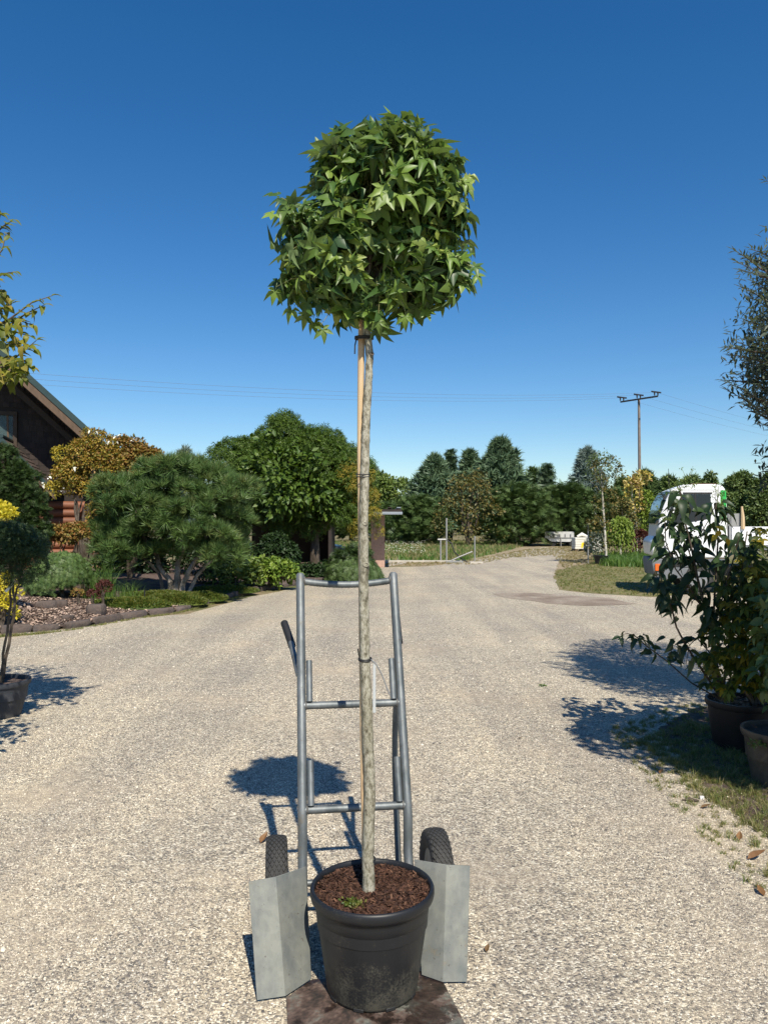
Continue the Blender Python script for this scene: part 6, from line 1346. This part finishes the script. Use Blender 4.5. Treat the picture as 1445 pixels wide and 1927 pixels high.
# ================================================================ THE BLACK POT
PC = Vector((-.0405, 2.672, .0135)); PR = .2135; PH = .345
pot = thing('plant_pot', 'large black plastic pot with moulded rim standing on the rusty nose plate', 'pot', PC)
def flute(w, z): return 1 - .010 * max(0, math.sin(w * 12)) ** 3 * (1 if .02 < z < .235 else 0)
mb = MB(); rb_ = .153
prof = [(0.0, .012), (rb_ * .9, .012), (rb_ * .94, .0), (rb_, .003), (rb_ + .003, .012)] + [(rb_ + .003 + (.188 - rb_) * t, .012 + .238 * t) for t in (.1, .25, .4, .55, .7, .85, .97)]
prof += [(.1885, .252), (.1925, .256), (.1965, .285), (.1975, .300), (.2035, .304), (.2105, .310), (PR, .322), (PR, .336), (.2095, .3435), (.2045, .3445), (.1995, .341), (.1975, .33), (.1955, .30), (.19, .22)]
mb.lathe(prof, PC, 96, flute); obj('body', mb, M['pot'], pot, angle=55)
for k in range(9):     # feet notches under the base edge
    w = 2 * math.pi * (k + .35) / 9; 
    mb = MB(); mb.box((PC.x + math.cos(w) * rb_ * .97, PC.y + math.sin(w) * rb_ * .97, PC.z + .006), (.034, .016, .012), Matrix.Rotation(w + math.pi / 2, 3, 'Z')); obj('foot', mb, M['blackrub'], pot, bevel=.002)
mb = MB(); V = []; n = 40
mb.lathe([(0, .318), (.05, .322), (.1, .317), (.15, .319), (.196, .312)], PC, 48, lambda w, z: 1 + .02 * math.sin(w * 5)); obj('soil', mb, M['bark_mulch'], pot)
n = 16000; a = rng.random(n) * 6.283; r = np.sqrt(rng.random(n)) * .193; ps = np.column_stack([PC.x + r * np.cos(a), PC.y + r * np.sin(a), PC.z + .320 + rng.uniform(-.003, .009, n)])
chip = [(np.array([(-.10, 0, 0), (.10, 0, 0), (.06, 1, .08), (-.07, 1, .02)], float), np.array([(0, 1, 2), (0, 2, 3)])), (np.array([(-.22, 0, 0), (.2, .1, .06), (.16, 1, .05), (-.2, .9, .1)], float), np.array([(0, 1, 2), (0, 2, 3)]))]
V, T, C = scatter(chip, ps, unit(rng.normal(size=ps.shape) * (1, 1, .22)), unit(rng.normal(size=ps.shape) * .45 + (0, 0, 1)), .0115 * rng.uniform(.4, 1.8, n)); trimesh('bark_mulch', V, T, M['bark_mulch'], pot, 'stuff', C)
n = 260; ps = np.column_stack([rng.normal(-.105, .014, n), rng.normal(2.565, .013, n), rng.uniform(.333, .350, n)]); V, T, C = scatter(SIMPLE, ps, unit(rng.normal(size=ps.shape) + (0, 0, .6)), unit(rng.normal(size=ps.shape)), .014)
o = trimesh('moss_tuft', V, T, M['moss'], None, None, C); tag(o, 'tiny tuft of green moss on the bark in the black pot', 'moss')

# ================================================================ THE SWEETGUM STANDARD
TY = 2.672; tc = [(694, 1682, 12.5), (693.5, 1660, 11.6), (692.5, 1620, 11), (694, 1560, 10.8), (696, 1500, 10.6), (695, 1450, 10.3), (692.5, 1400, 10.4), (691, 1340, 10.2), (689, 1290, 9.6), (686.5, 1240, 9.3), (686.5, 1200, 9.3), (685, 1150, 9.0), (684.5, 1100, 9.0), (685, 1062, 9.2), (684, 1000, 8.5), (685, 950, 8.4), (686.5, 905, 8.2), (687, 860, 8.0), (689, 800, 7.7), (691.5, 750, 7.4), (694, 705, 7.2), (695.5, 680, 7.0), (694, 650, 7.3), (690, 620, 7.6), (689, 580, 7.2), (692, 520, 6.5), (700, 450, 5), (706, 380, 3.8), (710, 300, 2.5)]
base = P(694, 1676, TY); base.z = .335
tree = thing('sweetgum_tree', 'slim grafted standard tree with round crown of star shaped leaves in black pot', 'tree', (base.x, TY, .33))
mb = MB(); fine, rad = [], []
for i in range(len(tc) - 1):
    x0_, y0_, r0_ = tc[i]; x1_, y1_, r1_ = tc[i + 1]; k = max(2, int(abs(y1_ - y0_) / 6))
    for s in range(k):
        t = s / k; x, y = x0_ + (x1_ - x0_) * t, y0_ + (y1_ - y0_) * t
        p = P(x + 1.1 * mnoise.noise(Vector((y * .05, 1, 0))), y, TY + .004 * mnoise.noise(Vector((y * .03, 4, 0)))); fine.append(p); rad.append((r0_ + (r1_ - r0_) * t) * TY / F_PX * (1 + .05 * mnoise.noise(Vector((y * .09, 7, 0)))))
fine[0].z = .31
mb.tube(fine, rad, 20); trunk = obj('trunk', mb, M['bark'], tree, angle=80)
me = trunk.data      # bark relief and knots
knots = [P(x, y, TY) + Vector((dx, -.012, 0)) for x, y, dx in ((688, 1062, .002), (687, 985, 0), (684, 1108, -.004), (690, 1400, .006), (694, 1520, -.004), (692, 1340, .008), (686, 1180, -.006), (690, 800, -.008), (687, 870, .006), (697, 668, .006), (693, 738, 0), (685, 1020, .01))]
off = Vector(tree.location)
for v in me.vertices:
    w = v.co + off; n_ = mnoise.noise(w * 60) * .0012 + mnoise.noise(w * 160) * .0006; cxy = Vector((0, 0, 0))
    k = sum(math.exp(-((w - q).length / .011) ** 2) for q in knots)
    # push out from the axis
    j = min(range(len(fine)), key=lambda i: abs(fine[i].z - w.z)); d = Vector((w.x - fine[j].x, w.y - fine[j].y, 0))
    if d.length > 1e-5: v.co += d.normalized() * (n_ + k * .0045)
for q, rr in ((knots[0], .0085), (knots[1], .006), (knots[3], .005), (knots[4], .005), (knots[9], .005)):
    mb = MB(); n_ = 14; ring = [q + Vector((math.cos(2 * math.pi * k / n_) * rr, -.006, math.sin(2 * math.pi * k / n_) * rr * .8)) for k in range(n_ + 1)]; mb.tube(ring, .0026, 6); mb.tube([q + Vector((0, .004, 0)), q + Vector((.001, -.0065, -.002))], [rr * .55, rr * .3], 8); obj('knot', mb, M['bark_dark'] if rr < .006 else M['bark'], tree)
# stake tied to it
mb = MB(); sk = [(687, 1660, 4.5), (686, 1600, 5), (684, 1500, 5.2), (682.5, 1400, 5.4), (681.5, 1300, 5.5), (680.5, 1200, 5.5), (680, 1100, 5.5), (679.3, 1000, 5.8), (678.5, 900, 6), (678, 840, 6.1), (678.5, 780, 6.3), (679.3, 700, 6.5), (680, 640, 6.5), (681, 600, 6.5), (682, 560, 6.3)]
mb.tube([P(x, y, TY + .022) for x, y, r in sk], [r * TY / F_PX for x, y, r in sk], 14); obj('support_cane', mb, M['bamboo'], tree)
def tie(y, xa, xb, w=.006, extra=()):
    c = P((xa + xb) / 2, y, TY + .008); a = (xb - xa) / 2 * TY / F_PX + .003; b_ = .024; mb = MB()
    for dz in extra or (0,):
        ring = [c + Vector((math.cos(t) * a, math.sin(t) * b_, dz + .002 * math.sin(t))) for t in [2 * math.pi * k / 28 for k in range(29)]]; mb.tube(ring, w / 2, 6)
    return mb, c, a
mb, c, a = tie(636, 670, 700, .007, (-.003, .003)); mb.tube([P(671, 636, TY), P(668, 650, TY - .01), P(667.5, 666, TY - .012)], .0025, 6); obj('tie', mb, M['blackrub'], tree)
mb, c, a = tie(895, 672, 694, .004, (-.004, .0045)); obj('tie', mb, M['blackrub'], tree)
mb, c, a = tie(1241, 677, 697, .006, (-.001, .003)); mb.tube([P(678, 1241, TY), P(675, 1232, TY - .01), P(673.5, 1221, TY - .012)], .0025, 6); obj('tie', mb, M['blackrub'], tree)
mb, c, a = tie(1617, 682, 704, .005, (-.002, .003)); obj('tie', mb, M['blackrub'], tree)
mb = MB(); mb.tube([P(673, 1650, TY), P(681, 1617, TY)], .001, 4)
mb = MB(); q = [P(702, 1248, TY - .01), P(707, 1252, TY - .012), P(707, 1341, TY - .012), P(701.5, 1341, TY - .01)]; mb.prism(q, (0, .001, 0)); obj('label_strip', mb, flat('film_strip', (.45, .47, .47), .4), tree)
mb = MB(); mb.tube([P(x, y, TY - .01) for x, y in ((698, 1241), (708, 1250), (718, 1268), (727, 1292), (734, 1309))], .0042, 6, flatn=.5); obj('label_tail', mb, flat('grey_strip', (.22, .23, .24), .5), tree)
# branches
cb = [(718, 365, 120, 104), (748, 322, 88, 68), (680, 318, 64, 52), (795, 425, 66, 104), (618, 452, 78, 80), (700, 490, 138, 82), (602, 505, 50, 60), (788, 520, 66, 54), (680, 556, 58, 30), (832, 350, 32, 50), (745, 268, 24, 18)]
CB = [blob(*b, Y=TY, depth=min(b[2], b[3]) * .98 * TY / F_PX) for b in cb]
mb = MB(); graft = P(692, 600, TY)
tg = [Vector(c_) + Vector((random.uniform(-.7, .7) * r_[0], random.uniform(-.8, .8) * r_[1], random.uniform(-.6, .7) * r_[2])) for c_, r_ in CB for _ in range(4)]
for t in tg: limbs(mb, graft + Vector((random.uniform(-.01, .01), random.uniform(-.01, .01), random.uniform(0, .12))), [t], random.uniform(.004, .008), .2, .05, 6, 7)
obj('branch', mb, M['bark_dark'], tree)
pos, nrm, e = clumped(CB, 410, 5, .045, 1.0, .15, (.50, 1.06), -.8)
C0 = np.array(P(705, 430, TY)[:])
# keep only leaves near the outside of the joined crown, and some within
out = unit(pos - C0)
tip = unit(out * .6 + np.array((0, 0, -.62)) + rng.normal(size=pos.shape) * .62); nrm = unit(out * 1.0 + np.array((.1, -.35, .55)) + rng.normal(size=pos.shape) * .5)
size = .080 * rng.uniform(.5, 1.4, len(pos))
dep = np.array([min(np.linalg.norm((p - c_) / r_) for c_, r_ in CB) for p in pos]); front = -(pos[:, 1] - TY)
score = dep * 1.0 + front * 2.2 + rng.random(len(pos)) * .4
extra_px = [(523, 372, -.9, .3), (535, 380, -.8, .1), (516, 400, -.6, -.3), (512, 540, -.2, -1), (520, 520, -.3, -.9), (570, 600, -.1, -1), (585, 612, .2, -1), (600, 625, .3, -1), (548, 590, -.3, -.6), (890, 500, .8, -.2), (895, 512, .6, -.6), (868, 492, .7, .3), (880, 520, .3, -.9), (745, 212, -.2, .3), (762, 218, .6, -.2), (740, 222, -.6, -.4), (752, 225, 0, -1), (818, 245, .3, -.6), (700, 235, 0, .9), (655, 235, -.4, .3), (600, 290, -.2, .8), (605, 310, -.5, -.3), (870, 340, .9, -.4), (878, 330, 1, -.2), (710, 625, .1, -1), (712, 610, .1, -1), (640, 612, -.3, -.9), (800, 590, .4, -.9), (830, 575, .3, -.9), (765, 600, 0, -1)]
extra_px = [(705 + (x - 705) * .96, y + (16 if y < 260 else -14 if y > 570 else 0), a, b) for x, y, a, b in extra_px]
ex = np.array([tuple(P(x, y, TY + random.uniform(-.12, .1))) for x, y, _, _ in extra_px]); ext = unit(np.array([(a, -.2, b) for _, _, a, b in extra_px])); exn = unit(np.array([(random.uniform(-.3, .3), -.7, .7) for _ in extra_px]))
pos = np.concatenate([pos, ex]); tip = np.concatenate([tip, ext]); nrm = np.concatenate([nrm, exn]); size = np.concatenate([size, np.full(len(ex), .062)]); score = np.concatenate([score, np.full(len(ex), 9)])
tw_ = MB()
for i in rng.choice(len(pos), 420, p=np.clip(score, .01, None) ** 2 / (np.clip(score, .01, None) ** 2).sum(), replace=False):
    a_ = Vector(pos[i]); c_ = Vector(C0); b_ = a_.lerp(c_, random.uniform(.18, .4)) + Vector((random.uniform(-.03, .03), random.uniform(-.03, .03), random.uniform(-.04, .01)))
    tw_.tube([b_, b_.lerp(a_, .55) + Vector((random.uniform(-.012, .012), 0, .012)), a_], [.0019, .0014, .0010], 4, cap=False)
obj('twig', tw_, leafmat('pale_twig', [(.20, .20, .08), (.30, .30, .13), (.16, .12, .07)], trans=0), tree, 'stuff')
split_leaves('sweetgum', STARS, pos, tip, nrm, size, M['sweetgum'], tree, 300, score)

# ================================================================ FALLEN LEAVES AND BITS ON THE GROUND
fb_ = leafmat('fallen_leaf', [(.18, .09, .04), (.26, .15, .06), (.14, .085, .04)], trans=.1)
fl_ = [((490, 1590), 'brown curled leaf on the gravel beside the left wheel', .06), ((1317, 1523), 'orange fallen leaf on the verge below the pots', .05), ((1240, 1458), 'pale orange leaf at the edge of the verge shade', .04), ((1390, 1585), 'yellow leaf lying in the lower verge grass', .05), ((914, 1796), 'brown leaf scrap on the open gravel near the bottom', .03), ((976, 1391), 'dark leaf scrap alone in the middle of the gravel', .035), ((1405, 1620), 'long brown leaf at the right edge of the verge', .08), ((1437, 1690), 'reddish leaf at the right edge low on the gravel', .05)]
for (xy, lab, s) in fl_:
    g = G(*xy); me = bpy.data.meshes.new('fallen_leaf'); tV, tT = tmpl_ovate(.3, .2, -.5); me.from_pydata([tuple(v * s) for v in tV], [], [tuple(int(i) for i in t) for t in tT]); me.materials.append(fb_)
    o = bpy.data.objects.new('fallen_leaf', me); COL.objects.link(o); o.location = (g.x, g.y, .009); o.rotation_euler = (random.uniform(-.1, .1), random.uniform(-.1, .1), random.uniform(0, 6)); tag(o, lab, 'leaf', 'fallen leaves on the ground')
for (x, y, n_, lab) in ((1020, 1292, 40, 'tiny green weed alone on the open gravel left of the pots'),):
    g = G(x, y); ps = np.array([(g.x + random.gauss(0, .022), g.y + random.gauss(0, .016), random.uniform(.008, .02)) for _ in range(n_)]); V, T, C = scatter(SIMPLE, ps, unit(rng.normal(size=ps.shape) * (1, 1, .4)), unit(rng.normal(size=ps.shape) * .5 + (0, 0, 1)), .022)
    tag(trimesh('weed', V, T, M['grass_g'], None, None, C), lab, 'weed')
g = G(1297, 1510); mb = MB(); mb.tube([(g.x - .04, g.y + .01, .01), (g.x, g.y, .018), (g.x + .05, g.y - .01, .012)], [.006, .012, .005], 7); tag(obj('bark_piece', mb, M['bark_dark']), 'dark scrap of bark on the verge left of the orange leaf', 'bark piece')
g = G(1320, 1505); tag(obj('pebble', rock_mb((g.x, g.y, .012), (.025, .02, .016), 0, 2), flat('white_pebble', (.7, .7, .7), .7)), 'single white pebble in the verge grass', 'pebble')
